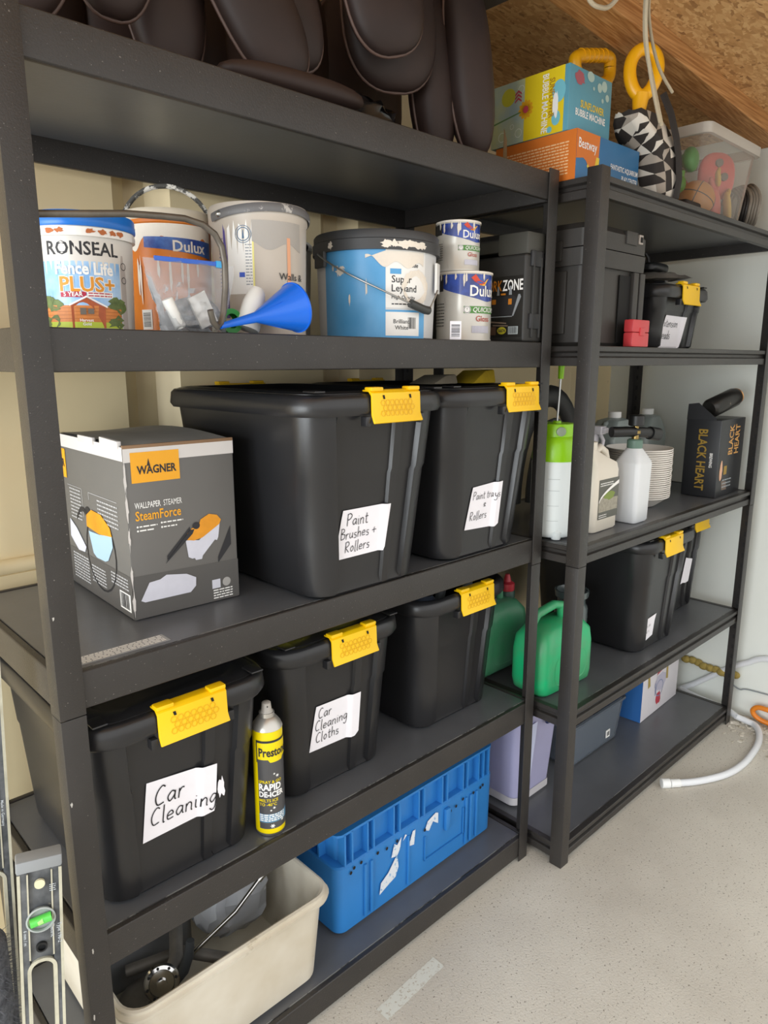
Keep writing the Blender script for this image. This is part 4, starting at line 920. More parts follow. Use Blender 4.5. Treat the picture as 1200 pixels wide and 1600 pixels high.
# ------------------------------------------------------------------ blue ribbed crate
t = thing('blue_crate', 'blue ribbed stacking crate with torn label remains on the bottom shelf', 'crate', (.858, .272, Z5), .012)
m_cr = mat('crate_blue', '#2d7cc4', .42, var=.12, vscale=5, stain='#5d83a3', stain_scale=12, stain_th=.68)
a, bb, H = .290, .192, .262; hb = .175
b = MB()
b.loft([rrect(a - .012, bb - .012, .025, 0), rrect(a - .004, bb - .004, .025, .006), rrect(a - .002, bb - .002, .025, hb), rrect(a - .006, bb - .006, .022, hb + .003), rrect(a - .024, bb - .024, .02, hb + .003), rrect(a - .024, bb - .024, .02, H - .004), rrect(a - .030, bb - .030, .02, H - .004), rrect(a - .034, bb - .034, .02, .012)], True, True)
b.build('body', m_cr, t, smooth=30)
b = MB(); b.loft([rrect(a - .026, bb - .026, .02, H - .006), rrect(a - .004, bb - .004, .02, H - .006), rrect(a - .004, bb - .004, .02, H), rrect(a - .026, bb - .026, .02, H)], False, False); b.build('rim', m_cr, t, smooth=30)
for i, q in enumerate((-.262, -.240, -.192, -.172, -.106, -.085, -.017, .003, .072, .092, .156, .175, .222, .244, .266)):
    b = MB(); b.box(q - .0025, q + .0025, -bb + .004, -bb + .026, hb + .002, H - .004); b.build('rib', m_cr, t, smooth=0)
for q in (-.12, -.06, .0, .06, .12):
    b = MB(); b.box(-a + .004, -a + .026, q - .0025, q + .0025, hb + .002, H - .004); b.build('rib', m_cr, t, smooth=0)
for q, w in ((-.205, .004), (-.185, .004), (-.06, .003), (.165, .004), (.185, .005), (.21, .004)):
    b = MB(); b.box(q - w, q + w, -bb - .003, -bb + .003, .016, hb - .02); b.build('rib', m_cr, t, bevel=.0015)
b = MB(); b.box(.075, .095, -bb - .008, -bb + .003, hb - .075, hb - .012); b.build('label_hook', m_cr, t, bevel=.005)
b = MB(); b.box(.0, .155, -bb - .0018, -bb + .002, .05, .053); b.box(.0, .003, -bb - .0018, -bb + .002, .05, .12); b.box(.152, .155, -bb - .0018, -bb + .002, .05, .13); b.build('panel_frame', m_cr, t, smooth=0)
cf = lambda e: plane_map((0, -bb, 0), (1, 0, 0), (0, 0, 1), (0, -1, 0), e)
decal('bolt_hole', [ell2d(q, z, .004, .0045, 12) for q, z in ((-.25, hb - .018), (-.24, hb - .010), (-.218, hb - .008), (-.165, hb - .012), (-.135, hb - .016), (-.10, hb - .014), (.0, hb - .035), (.10, hb - .03), (.122, hb - .026), (.15, hb - .018), (.195, hb - .02), (.225, hb - .018), (.235, hb - .015))], cf(.0012), m_hole, t)
decal('label_remains', [poly2d(q) for q in ([(-.155, .075), (-.13, .09), (-.10, .125), (-.095, .088), (-.105, .065), (-.135, .055), (-.16, .045)], [(-.12, .125), (-.11, .158), (-.10, .15), (-.085, .165), (-.09, .135), (-.10, .12)], [(-.06, .125), (-.045, .16), (-.035, .16), (-.04, .12)], [(.0, .14), (.01, .16), (.04, .17), (.05, .165), (.05, .135), (.03, .15), (.015, .13)], [(-.08, .15), (-.072, .165), (-.066, .16)])], cf(.0010), mat('torn_white_label', '#d5dbe2', .7, stain='#7fa9cf', stain_scale=90, stain_th=.56), t)

# ------------------------------------------------------------------ spirit levels leaning against the near unit
m_al = mat('dusty_alloy', '#3b3f43', .5, metal=.2, var=.4, vscale=24, vcol='#6e7073', stain='#c9c2ab', stain_scale=40, stain_th=.66)
m_al2 = mat('bright_alloy', '#c4c1ae', .45, metal=.3, var=.25, vscale=30)
m_vial = mat('vial_green', '#4fbf4a', .2, coat=.6)
def level(label, base, top, L, w, th, handle_z, vial_z, yaw, letters):
    t = thing('spirit_level', label, 'spirit level', base, group='spirit levels')
    up = (Vector(top) - Vector(base)).normalized(); n = Vector((math.sin(yaw), -math.cos(yaw), 0)); n = (n - up * n.dot(up)).normalized(); u = up.cross(n)
    M = Matrix(((u.x, -n.x, up.x, 0), (u.y, -n.y, up.y, 0), (u.z, -n.z, up.z, 0), (0, 0, 0, 1)))
    t.matrix_world = Matrix.Translation(base) @ M
    h0, h1 = handle_z; hw = w * .27
    # web of the box section with the hand hole left open
    b = MB(); b.box(-w / 2, -hw, 0, th, 0, L); b.box(hw, w / 2, 0, th, 0, L); b.box(-hw, hw, .003, th - .003, h1, L); b.box(-hw, hw, .003, th - .003, 0, h0)
    b.build('frame', m_al, t, bevel=.0015)
    ring = lambda s, y: [Vector((q.x, y, q.y)) for q in rrect(hw + s, (h1 - h0) / 2 + s, hw * .9 + s, 0, 6, 0, (h0 + h1) / 2)]
    b = MB(); b.loft([ring(-.001, -.001), ring(.004, -.001), ring(.004, th + .001), ring(-.001, th + .001), ring(-.001, -.001)], False, False); b.build('grip_ring', m_al2, t, smooth=30)
    b = MB(); b.box(-w / 2 - .001, w / 2 + .001, -.001, th + .001, L - .002, L + .016); b.build('end_cap', mat('grey_rubber', '#85888a', .7), t, bevel=.003)
    b = MB()
    for q in (-hw, hw): b.box(q - .001, q + .001, -.0012, .002, h1 + .006, L - .004)
    for q in (-w / 2 + .002, w / 2 - .002): b.box(q - .002, q + .002, -.0008, .002, 0.0, L - .003)
    b.build('edge_line', m_al2, t, smooth=0)
    Mx = Matrix.Rotation(pi / 2, 4, 'X')
    b = MB(); b.lathe([(w * .31, -.002), (w * .34, .0035), (w * .30, .004), (w * .29, .001)], 32, M=Matrix.Translation((0, 0, vial_z)) @ Mx, cap1=False); b.build('vial_ring', mat('clear_grey', '#9aa09e', .2), t)
    b = MB(); b.tube([(-w * .24, -.003, vial_z - .002), (w * .24, -.003, vial_z + .002)], w * .12, 14); v = b.build('vial', m_vial, t)
    b = MB(); b.tube([(-w * .07, -.0055, vial_z - .001), (w * .05, -.0055, vial_z + .001)], w * .085, 12); b.build('bubble', mat('bubble_lime', '#9fe07a', .15), v)
    b = MB(); b.lathe([(w * .12, -.002), (w * .12, .002)], 20, M=Matrix.Translation((0, 0, L - .022)) @ Mx); b.build('cream_plug', mat('cream_plug', '#cfc9a8', .5), t)
    b = MB(); b.lathe([(w * .13, -.003), (w * .13, .0015), (w * .09, .0015)], 20, M=Matrix.Translation((0, 0, h1 + .022)) @ Mx, cap1=False); b.build('hang_hole', m_hole, t)
    pm = plane_map((0, 0, 0), (1, 0, 0), (0, 0, 1), (0, -1, 0), .0016)
    decal('lettering', letters, pm, mat('pale_lettering', '#b9bfc4', .6), t)
    return t
level('shorter dusty spirit level with a green vial, leaning in front', (-.1085, -.05, .0), (-.062, -.05, .70), .688, .056, .024, (.30, .545), .612, -.28,
      [move2d(text2d('Type 196-2', .007, .005, 0, 'LEFT'), .021, .60, -pi / 2), move2d(text2d('Electric', .007, .005, 0, 'LEFT'), .012, .60, -pi / 2), move2d(text2d('6 mm / m', .006, .005, 0, 'LEFT'), -.022, .60, -pi / 2)] + [textline2d(.012 + .0, .02, .652 + .003 * k, .001, k) for k in range(4)])
level('longer dusty spirit level at the left edge, behind the shorter one', (-.118, .108, .0), (-.070, .108, .98), .98, .058, .024, (.36, .60), .86, -.2,
      [move2d(text2d('STABILA', .014, .02, 0, 'LEFT'), -.010, .70, -pi / 2), rect2d(-.016, -.008, .71, .718), rect2d(-.006, .002, .72, .728), move2d(text2d('Made in Germany', .006, .004, 0, 'LEFT'), .018, .72, -pi / 2)])
# dark bristly mat roll at the lower left corner
t = thing('mat_roll', 'dark grey bristly rolled mat standing at the lower left corner', 'mat', (-.142, .044, 0))
b = MB(); b.lathe([(.045, 0), (.048, .005), (.048, .54), (.040, .55)], 36); b.build('roll', mat('dark_mat', '#4a4c52', .9, bump=1.0, bscale=120, var=.4, vscale=70, vcol='#7d8087'), t)
b = MB(); rnd = random.Random(2)
for k in range(1400):
    a = rnd.uniform(-pi, pi * .4); z = rnd.uniform(.0, .54); c, s = math.cos(a), math.sin(a); q = Vector((.047 * c, .047 * s, z)); d = Vector((c, s, rnd.uniform(-.9, .6))).normalized() * .013; sd_ = Vector((-s, c, 0)) * .0008
    b.add([q - sd_, q + sd_, q + d], [(0, 1, 2)])
b.build('bristles', mat('bristle_grey', '#777a82', .8), t, smooth=0, kind='stuff')
# ------------------------------------------------------------------ far unit, second shelf: tool chest and small things
t = thing('tool_chest', 'tall black wheeled tool chest on the far unit', 'tool chest', (1.262, -.045, R2))
m_ch = mat('chest_plastic', '#35322f', .5, var=.12, vscale=6, bump=.1, bscale=160)
W_, D_, H = .285, .37, .288
b = MB(); b.loft([rrect(W_ / 2 - .012, D_ / 2 - .012, .02, 0, 4, W_ / 2, D_ / 2), rrect(W_ / 2 - .004, D_ / 2 - .004, .02, .01, 4, W_ / 2, D_ / 2), rrect(W_ / 2 - .004, D_ / 2 - .004, .02, H * .68, 4, W_ / 2, D_ / 2)]); b.build('body', m_ch, t, smooth=30)
b = MB(); b.loft([rrect(W_ / 2 + .006, D_ / 2 + .006, .02, H * .66, 4, W_ / 2, D_ / 2), rrect(W_ / 2 + .008, D_ / 2 + .008, .02, H * .80, 4, W_ / 2, D_ / 2), rrect(W_ / 2 + .001, D_ / 2 + .001, .02, H * .805, 4, W_ / 2, D_ / 2)]); b.build('collar', m_ch, t, smooth=30)
b = MB(); b.loft([rrect(W_ / 2 + .006, D_ / 2 + .006, .02, H * .81, 4, W_ / 2, D_ / 2), rrect(W_ / 2 + .006, D_ / 2 + .006, .02, H * .95, 4, W_ / 2, D_ / 2), rrect(W_ / 2 - .006, D_ / 2 - .006, .02, H, 4, W_ / 2, D_ / 2)]); ld = b.build('lid', m_ch, t, smooth=30)
b = MB(); b.box(W_ * .60, W_ * .80, -.010, .002, H * .88, H * .99); b.build('latch', m_ch, ld, bevel=.002)
b = MB(); b.box(W_ * .83, W_ * .90, -.010, -.002, H * .90, H * .98); b.build('eye_plate', mat('pale_eye', '#a39a92', .4), ld, bevel=.0015)
b = MB(); b.box(W_ * .845, W_ * .885, -.0112, -.0095, H * .915, H * .96); b.build('eye_hole', m_hole, ld, smooth=0)
for q in (.04, .78, .90):
    b = MB(); b.box(W_ * q, W_ * (q + .09), -.010, .004, .008, H * .655); b.build('rib', m_ch, t, bevel=.003)
b = MB(); b.box(W_ * .58, W_ * .78, -.0005, .002, .012, H * .62); b.build('recess_shade', m_hole, t, smooth=0)  # near-black slab stands in for the shade of a recess
b = MB(); b.box(-.004, .004, .05, .32, .03, H * .62); b.build('side_panel', m_ch, t, bevel=.003)
for yy in (.06, .26):
    b = MB(); b.box(-.014, .0, yy, yy + .05, H * .70, H * .86); b.build('side_latch', m_ch, t, bevel=.003)
t = thing('red_case', 'small red plastic drill bit case beside the tool chest', 'case', (1.428, -.0905, R2 + .0005))
b = MB(); b.box(0, .088, 0, .026, 0, .036); b.build('lower_shell', mat('red_plastic', '#c23b40', .4), t, bevel=.004)
b = MB(); b.box(0, .088, 0, .026, .0365, .068); b.build('upper_shell', mat('red_plastic', '', 0), t, bevel=.004)
b = MB(); b.box(.036, .06, -.003, .002, .028, .048); b.build('catch', mat('red_plastic', '', 0), t, bevel=.001)
b = MB(); b.lathe([(.015, 0), (.016, .002), (.016, .062), (.014, .066), (.014, .085)], 20); o = b.build('white_bottle', m_whiteplast, None, loc=(1.64, .02, R2)); tag(o, 'small white bottle behind the red case', 'bottle')
t = thing('grey_packet', 'crumpled silver-grey packet lying on the extension leads bin', 'packet', (1.90, .13, R2 + .19))
b = MB(); rnd = random.Random(8); V_ = []; F_ = []
for s in (0, 1):
    for j in range(9):
        for i in range(15):
            u, v = i / 14, j / 8; h = .022 * (math.sin(pi * u) * math.sin(pi * v)) ** .5
            V_.append((-.12 + .25 * u, -.10 + .17 * v, .014 + (h if s else -h * .4) + rnd.uniform(-.004, .004) * (h > .004) + .02 * u))
    o0 = s * 135
    for j in range(8):
        for i in range(14):
            q = [o0 + j * 15 + i, o0 + j * 15 + i + 1, o0 + (j + 1) * 15 + i + 1, o0 + (j + 1) * 15 + i]; F_.append(tuple(q if s else q[::-1]))
b.add(V_, F_); b.build('foil', mat('silver_packet', '#8f8880', .35, metal=.3, var=.3, vscale=20), t, smooth=15)
t = thing('plug_adaptor', 'black plug adaptor resting on the grey packet', 'plug', (1.955, .14, R2 + .242))
b = MB(); b.ball((0, 0, .012), .062, .045, .017, 20, 10, e=.6); b.build('body', m_black2, t)
b = MB(); b.tube([(-.01, 0, .022), (-.012, .004, .045), (-.02, .01, .058)], .006, 10); b.build('cable', m_black2, t)

# ------------------------------------------------------------------ far unit, third shelf: bottles, bowls, beer carton
x, y = 1.298, .035
t = thing('pump_sprayer', 'white garden pump sprayer with a lime green head and raised plunger', 'sprayer', (x, y, R3 + .001))
m_milk = mat('milky_plastic', '#dfe6e6', .4, var=.03)
b = MB(); b.lathe([(.050, .004), (.056, .010), (.058, .02), (.060, .20), (.054, .215), (.050, .22)], 40); b.build('tank', m_milk, t)
ph = face_phi(x, y, .25)
b = MB(); b.lathe([(.0, -.002), (.012, -.0), (.016, .02), (.010, .03)], 16, (.046 * math.cos(ph), .046 * math.sin(ph), 0)); b.build('foot', m_milk, t)
b = MB()
for zz in (.05, .09, .13, .16): b.add(*[(lambda s: ([cyl_map(ph - .3, lambda z_: .0575 + .0025 * (z_ - .02) / .18, .0006)(*q) for q in s[0]], s[1]))(rect2d(-.012, .018, zz, zz + .0012, 4, 1))][0])
b.build('volume_marks', mat('mark_grey', '#b4bcbd', .5), t, smooth=0)
m_lime = mat('lime_plastic', '#8fcb16', .35)
b = MB(); b.lathe([(.060, .205), (.0615, .210), (.058, .245), (.052, .262), (.046, .268), (.046, .296), (.044, .300), (.012, .300), (.010, .306)], 40); hd = b.build('head', m_lime, t)
px, py = .048 * math.cos(ph), .048 * math.sin(ph); Mn = Matrix.Translation((px, py, .282)) @ Vector((math.cos(ph), math.sin(ph), 0)).to_track_quat('Z', 'Y').to_matrix().to_4x4()
b = MB(); b.lathe([(.012, -.004), (.012, .002), (.010, .003), (.004, .0035)], 20, M=Mn); b.build('nozzle', mat('grey_plug', '#8d9a86', .4), hd)
b = MB(); b.tube([(0, 0, .30), (.006, -.001, .425)], .0028, 10); b.build('plunger_rod', m_wire, t)
b = MB(); b.tube([(.0055, -.001, .413), (.0065, -.001, .44), (.008, -.001, .465)], [.007, .008, .011], 14); b.box(-.028, .040, -.010, .008, .460, .470); b.build('plunger_handle', m_lime, t, bevel=.002)

t = thing('chemical_jug', 'cream handled jug with a black and green picture label', 'jug', (1.455, .005, R3), .02)
m_jug = mat('cream_hdpe', '#ddd6c8', .4, var=.04)
b = MB(); cx = .0
b.loft([rrect(.062, .036, .012, 0), rrect(.066, .040, .014, .006), rrect(.066, .040, .014, .165), rrect(.060, .037, .014, .185), rrect(.036, .028, .014, .205, 6, -.024), rrect(.020, .020, .018, .222, 6, -.038), rrect(.017, .017, .016, .232, 6, -.038)]); b.build('body', m_jug, t, smooth=40)
b = MB(); b.tube([(-.015, 0, .215), (.015, 0, .226), (.045, 0, .212), (.060, 0, .178), (.062, 0, .15)], .011, 12); b.build('handle', m_jug, t)
b = MB(); b.lathe([(.019, 0), (.020, .002), (.020, .018), (.018, .02)], 24, (-.038, 0, .226)); b.build('cap', m_jug, t)
jf = lambda e: plane_map((0, -.040, 0), (1, 0, 0), (0, 0, 1), (0, -1, 0), e)
decal('label', rect2d(-.048, .062, .035, .145), jf(.0006), mat('label_slate', '#57574f', .4), t)
decal('label_photo', [strip2d(-.046, .058, 12, lambda q: .055, lambda q: .090 + .25 * (q + .046) * (q < .01) + .2 * max(0, .0)), ], jf(.0009), mat('gravel_print', '#a59f8f', .5, var=.3, vscale=120), t)
decal('label_grass', [blob2d(.012, .098, .03, .012, 7, 18, .2)], jf(.0012), mat('grass_print', '#7a8c3c', .5), t)
decal('label_swoosh', [strip2d(-.046, .06, 14, lambda q: .080 + .045 * ((q + .046) / .1) ** .6, lambda q: .085 + .05 * ((q + .046) / .1) ** .6)], jf(.0015), m_white, t)
decal('label_print', [textline2d(-.042, .03, .133 - .006 * k, .0024, k) for k in range(2)] + [textline2d(-.042, .0, .045 - .006 * k, .002, k + 5) for k in range(2)], jf(.0012), m_white, t)
t = thing('spray_bottle', 'white bottle with a clear trigger head and red black label behind the jug', 'spray bottle', (1.560, .080, R3))
b = MB(); b.loft([rrect(.040, .030, .015, 0), rrect(.044, .034, .018, .008), rrect(.044, .034, .018, .15), rrect(.030, .026, .018, .19), rrect(.014, .014, .012, .215), rrect(.013, .013, .012, .235)]); b.build('body', m_jug, t, smooth=40)
decal('label', rect2d(-.020, .040, .03, .125), plane_map((0, -.034, 0), (1, 0, 0), (0, 0, 1), (0, -1, 0), .0006), m_dark, t)
decal('label_red', blob2d(.02, .06, .018, .02, 4, 18, .2), plane_map((0, -.034, 0), (1, 0, 0), (0, 0, 1), (0, -1, 0), .0010), mat('red_print', '', 0), t)
decal('label_text', [textline2d(-.016, .036, .10 + .008 * k, .004, k) for k in range(2)], plane_map((0, -.034, 0), (1, 0, 0), (0, 0, 1), (0, -1, 0), .0010), m_white, t)
m_ctrig = mat('clear_trigger', '#cfccd4', .25)
b = MB(); b.lathe([(.017, 0), (.018, .022), (.013, .03)], 20, (0, 0, .226)); b.build('collar', m_ctrig, t)
b = MB(); b.box(-.016, .016, -.034, .022, .252, .275); b.box(-.011, .011, -.044, -.030, .256, .272); b.build('trigger_head', m_ctrig, t, bevel=.003)
b = MB(); b.tube([(0, -.022, .255), (0, -.034, .235), (0, -.030, .212)], .006, 10); b.build('trigger', m_ctrig, t)

t = thing('foam_bottle', 'white rectangular bottle with a green-grey brass foam lance head', 'bottle', (1.622, -.020, R3), .0)
m_hd = mat('white_hdpe', '#dcdfe2', .38, var=.03)
b = MB(); b.loft([rrect(.038, .034, .012, 0), rrect(.042, .038, .014, .006), rrect(.044, .040, .014, .17), rrect(.042, .038, .014, .178), rrect(.022, .022, .018, .212), rrect(.019, .019, .018, .216)]); b.build('body', m_hd, t, smooth=40)
b = MB(); b.lathe([(.021, 0), (.022, .003), (.022, .022), (.018, .026)], 24, (0, 0, .214)); b.build('collar', mat('sage_cap', '#5f7a6e', .4), t)
b = MB(); b.lathe([(.010, 0), (.010, .016), (.014, .018), (.014, .026), (.008, .03), (.008, .046)], 18, (0, 0, .238)); b.build('brass_fitting', mat('brass', '#9a8350', .3, metal=.8), t)
b = MB(); b.lathe([(.020, 0), (.022, .002), (.022, .028), (.020, .03)], 16, (0, 0, .278)); b.build('knob', m_black2, t)
b = MB(); b.tube([(-.075, .035, .262), (-.03, .01, .262), (.03, -.005, .258), (.06, -.012, .254)], .015, 14); b.tube([(.06, -.012, .254), (.098, -.020, .248)], .019, 14); b.build('lance_head', m_black2, t)

# stack of white bowls, each a bowl of its own
prof = [(.052, 0), (.060, .001), (.064, .004), (.098, .030), (.103, .032), (.104, .036), (.101, .036), (.097, .032), (.062, .006), (.02, .004)]
bowl_mat = mat('white_melamine', '#ebe6df', .4)
bx, by, N = 1.862, .085, 24
first = None
for k in range(N):
    if first is None:
        b = MB(); b.lathe(prof, 48); first = b.build('bowl', bowl_mat, None, loc=(bx, by, R3)); o = first
    else:
        o = first.copy(); COL.objects.link(o)
    o.location = (bx + .0006 * math.sin(k * 2.1), by + .0006 * math.cos(k * 1.7), R3 + .0066 * k)
    tag(o, 'white bowl, %s of the tall stack on the far shelf' % (['bottom one', 'second from the bottom', 'third from the bottom', 'fourth from the bottom', 'fifth from the bottom', 'sixth from the bottom', 'seventh from the bottom', 'eighth from the bottom', 'ninth from the bottom', 'tenth from the bottom', 'eleventh from the bottom', 'twelfth from the bottom', 'twelfth from the top', 'eleventh from the top', 'tenth from the top', 'ninth from the top', 'eighth from the top', 'seventh from the top', 'sixth from the top', 'fifth from the top', 'fourth from the top', 'third from the top', 'second from the top', 'topmost one'][k]), 'bowl', 'stacked white bowls')

# beer carton with one can on top
t = thing('beer_carton', 'torn black beer carton with gold lettering, by the far right upright', 'carton', (2.152, -.055, R3), .02)
m_bh = mat('black_card', '#26272a', .4, var=.1); m_gold = mat('gold_print_dull', '#9c7e2d', .45); m_copper = mat('copper_print', '#c99755', .45)
W_, D_, H = .222, .118, .265
b = MB(); b.box(0, W_, 0, D_, 0, H); b.build('carton', m_bh, t, bevel=.003)
b = MB(); b.add([(0, .02, H - .002), (0, D_, H - .002), (.004, D_, H + .05), (.002, D_ * .7, H + .055), (.03, .03, H + .004), (.004, .02, H + .004)], [(0, 1, 2, 3, 5), (1, 4, 2), (2, 4, 3), (3, 4, 5)]); b.build('torn_flap', m_bh, t)
bf = lambda e: plane_map((0, 0, 0), (1, 0, 0), (0, 0, 1), (0, -1, 0), e); bs = lambda e: plane_map((0, D_, 0), (0, -1, 0), (0, 0, 1), (-1, 0, 0), e)
decal('front_lettering', [move2d(text2d('BLACK', .056, .02, 0, 'LEFT', .60), .118, .142, pi / 2), move2d(text2d('HEART', .056, .02, 0, 'LEFT', .60), .172, .142, pi / 2)], bf(.0007), m_copper, t)
decal('side_lettering', move2d(text2d('BLACK HEART', .042, .02, 0, 'LEFT', .78), .046, .232, -pi / 2), bs(.0007), m_gold, t)
decal('side_small_lettering', move2d(text2d('BREWING', .014, .02, 0, 'LEFT', .8), .088, .152, -pi / 2), bs(.0007), m_white, t)
decal('pictured_glass', [poly2d([(.04, .055), (.085, .05), (.095, .02), (.05, .022)]), ], bf(.0006), mat('glass_print', '#6d5c50', .4), t)
decal('pictured_foam', [blob2d(.03, .09, .012, .035, 6, 18, .12)], bf(.0009), mat('foam_print', '#d8a88a', .5), t)
decal('pictured_badge', [rect2d(.055, .082, .075, .105)], bf(.0008), m_gold, t)
decal('pictured_print', [textline2d(.05, .13, .03 + .012 * k, .004, k) for k in range(3)], bf(.0009), mat('grey_text', '', 0), t)
t = thing('beer_can', 'black beer can with a copper end lying on the torn carton', 'can', (2.195, .01, R3 + H + .006), 0)
ax = Vector((.155, -.035, .045)).normalized(); Mc = Matrix.Translation((.0, 0, .026)) @ ax.to_track_quat('Z', 'Y').to_matrix().to_4x4()
b = MB(); b.lathe([(.025, 0), (.031, .006), (.033, .012), (.033, .135), (.027, .152)], 32, M=Mc); b.build('body', mat('can_black', '#2a2826', .3, metal=.3, stain='#8b7f6c', stain_scale=60, stain_th=.66), t)
b = MB(); b.lathe([(.027, .152), (.028, .154), (.027, .156), (.024, .154), (.023, .151)], 32, M=Mc); b.build('end', mat('copper_end', '#c8925a', .3, metal=.8), t)

# translucent canisters and black things at the back
m_trans = mat('frosted_plastic', '#9aa3a0', .4, var=.05)
def canister(label, x, y, z, s, rz):
    t = thing('canister', label, 'canister', (x, y, z), rz, 'frosted canisters at the back'); w, d, h = .105 * s, .06 * s, .205 * s
    b = MB(); b.loft([rrect(w - .006, d - .006, .015, 0), rrect(w, d, .018, .006), rrect(w, d, .018, h), rrect(w * .55, d * .7, .018, h + .062 * s, 6, w * .2), rrect(w * .26, d * .4, .012, h + .070 * s, 6, w * .3)]); b.build('body', m_trans, t, smooth=40)
    b = MB(); b.lathe([(.021, 0), (.023, .002), (.023, .02), (.021, .022)], 22, (w * .3, 0, h + .070 * s)); b.build('cap', m_white, t)
    b = MB(); b.tube([(-w * .55, 0, h + .005), (-w * .45, 0, h + .05 * s), (-w * .1, 0, h + .058 * s)], .011, 10); b.build('handle', m_trans, t)
canister('frosted white canister behind the jug, left of the pair', 2.015, .275, R3, .95, .1)
canister('frosted white canister behind the stack of bowls, right of the pair', 2.262, .275, R3, .95, .1)
b = MB(); b.box(-.06, .06, -.01, .01, 0, .24); o = b.build('plastic_board', m_black2, None, bevel=.02, loc=(2.30, .362, R3)); o.rotation_euler = (0, 0, .1); tag(o, 'black flat plastic panel behind the right canister', 'panel')
t = thing('wheel_arch_liner', 'black curved plastic arch standing at the back behind the pump sprayer', 'arch', (1.665, .30, R3), -.05)
pts = [(.17 * math.cos(q), 0, .02 + .33 * math.sin(q)) for q in [pi * k / 18 for k in range(19)]]
b = MB(); b.tube(pts, .035, 10, flat=.5); b.build('arch', mat('dull_black_rubber', '#232323', .5), t)
pts = [(.115 * math.cos(q), -.02, .02 + .25 * math.sin(q)) for q in [pi * k / 18 for k in range(19)]]
b = MB(); b.tube(pts, .012, 8); b.build('inner_lip', mat('grey_lip', '#4a4b4c', .5), t)

# ------------------------------------------------------------------ far unit, fourth shelf: green fuel cans
def fuel_can(label, x, y, rz, colr, sc=1.0, H=.205, z=R4):
    t = thing('fuel_can', label, 'fuel can', (x, y, z), rz, 'green plastic fuel cans')
    m = mat(colr[0], colr[1], .35, var=.25, vscale=9, vcol=colr[2], sss=.1)
    w, d = .118 * sc, .062 * sc
    b = MB()
    b.loft([rrect(w - .022, d - .016, .02, 0, 7), rrect(w - .006, d - .003, .035, .012, 7), rrect(w, d, .04, .035, 7), rrect(w, d, .04, H * .62, 7), rrect(w - .006, d - .003, .04, H * .82, 7), rrect(w - .03, d - .016, .035, H * .95, 7), rrect(w - .055, d - .03, .03, H, 7)])
    b.build('body', m, t, smooth=50)
    b = MB(); b.tube([(-w + .018, 0, H * .78), (-w + .02, 0, H * 1.02), (-w + .045, 0, H * 1.16), (-.005, 0, H * 1.22), (.03, 0, H * 1.18), (.035, 0, H * .96)], .013, 12); b.build('handle', m, t)
    b = MB(); b.lathe([(.024, 0), (.024, .018), (.020, .024)], 22, (w - .045, 0, H * .96)); b.build('neck', mat('dark_green_collar', '#24463a', .4), t)
    b = MB(); b.lathe([(.021, 0), (.022, .003), (.022, .022), (.012, .028), (.008, .045), (.006, .05)], 20, (w - .045, 0, H * .96 + .022)); b.build('cap', mat('red_cap', '#b5303c', .4), t)
    for s in (-1, 1):
        b = MB(); ring = [Vector((q.x, s * (d + .0005), q.y)) for q in rrect(w - .05, H * .22, .03, 0, 6, 0, H * .36)]; ring2 = [Vector((q.x, s * (d - .004), q.y)) for q in rrect(w - .06, H * .18, .025, 0, 6, 0, H * .36)]
        b.loft([ring, ring2] if s < 0 else [ring[::-1], ring2[::-1]], False, True); b.build('side_recess', m, t, smooth=30)
    return t
fuel_can('front green fuel can behind the upright of the far unit', 1.357, .050, -0.06, ('green_fuel_plastic', '#12b070', '#4f9a6c'), 1.04, .195)
fuel_can('duller green fuel can at the back, touching the open black bin', 1.292, .222, 0.0, ('dull_green_plastic', '#3f8a63', '#5c8a72'), 1.0, .205, Z4 + .001)
t = thing('glass_jar', 'dark grey glass jar behind the front fuel can', 'jar', (1.545, .11, R4))
b = MB(); b.lathe([(.045, 0), (.05, .004), (.05, .17), (.042, .185), (.042, .20), (.05, .205), (.052, .225), (.046, .225), (.04, .2)], 30); b.build('body', mat('smoky_glass', '#4c5556', .2, spec=.7), t)

# ------------------------------------------------------------------ far unit, bottom shelf
m_lil = mat('lilac_frosted', '#aaa9cb', .35, var=.06)
t = thing('frosted_box', 'lilac frosted plastic storage box with a navy lid catch on the bottom shelf', 'storage box', (1.365, .235, R5))
a0, b0, a1, b1, H = .092, .135, .108, .15, .275
b = MB(); b.loft([rrect(a0 - .004, b0 - .004, .022, 0), rrect(a0 + .002, b0 + .002, .022, .006), rrect(a0 + .002, b0 + .002, .022, .03)], True, False); b.build('foot', mat('lilac_foot', '#c5c2c6', .4), t)
b = MB(); b.loft([rrect(a0, b0, .022, .028), rrect(a1, b1, .024, H), rrect(a1 + .006, b1 + .006, .024, H), rrect(a1 + .006, b1 + .006, .024, H + .01)], True, True); b.build('body', m_lil, t, smooth=40)
b = MB(); b.loft([rrect(a1 + .01, b1 + .01, .024, H + .004), rrect(a1 + .01, b1 + .01, .024, H + .02), rrect(a1 - .01, b1 - .01, .024, H + .024)]); b.build('lid', m_lil, t, smooth=40)
b = MB(); b.box(.02, .11, -b1 - .016, -b1 - .004, H - .03, H + .016); b.build('lid_catch', mat('navy_plastic', '#26365f', .4), t, bevel=.005)
b = MB(); b.add([(-.035, -b0 - .004, .02), (-.028, -b0 - .004, .02), (-.018, -b1 - .005, H - .01), (-.045, -b1 - .005, H - .01)], [(0, 1, 2, 3)]); b.build('moulded_rib', mat('lilac_light', '#ccd2ee', .3), t)
t = thing('clear_box', 'low smoky clear plastic box with a barcode sticker on the bottom shelf', 'storage box', (1.735, .24, R5))
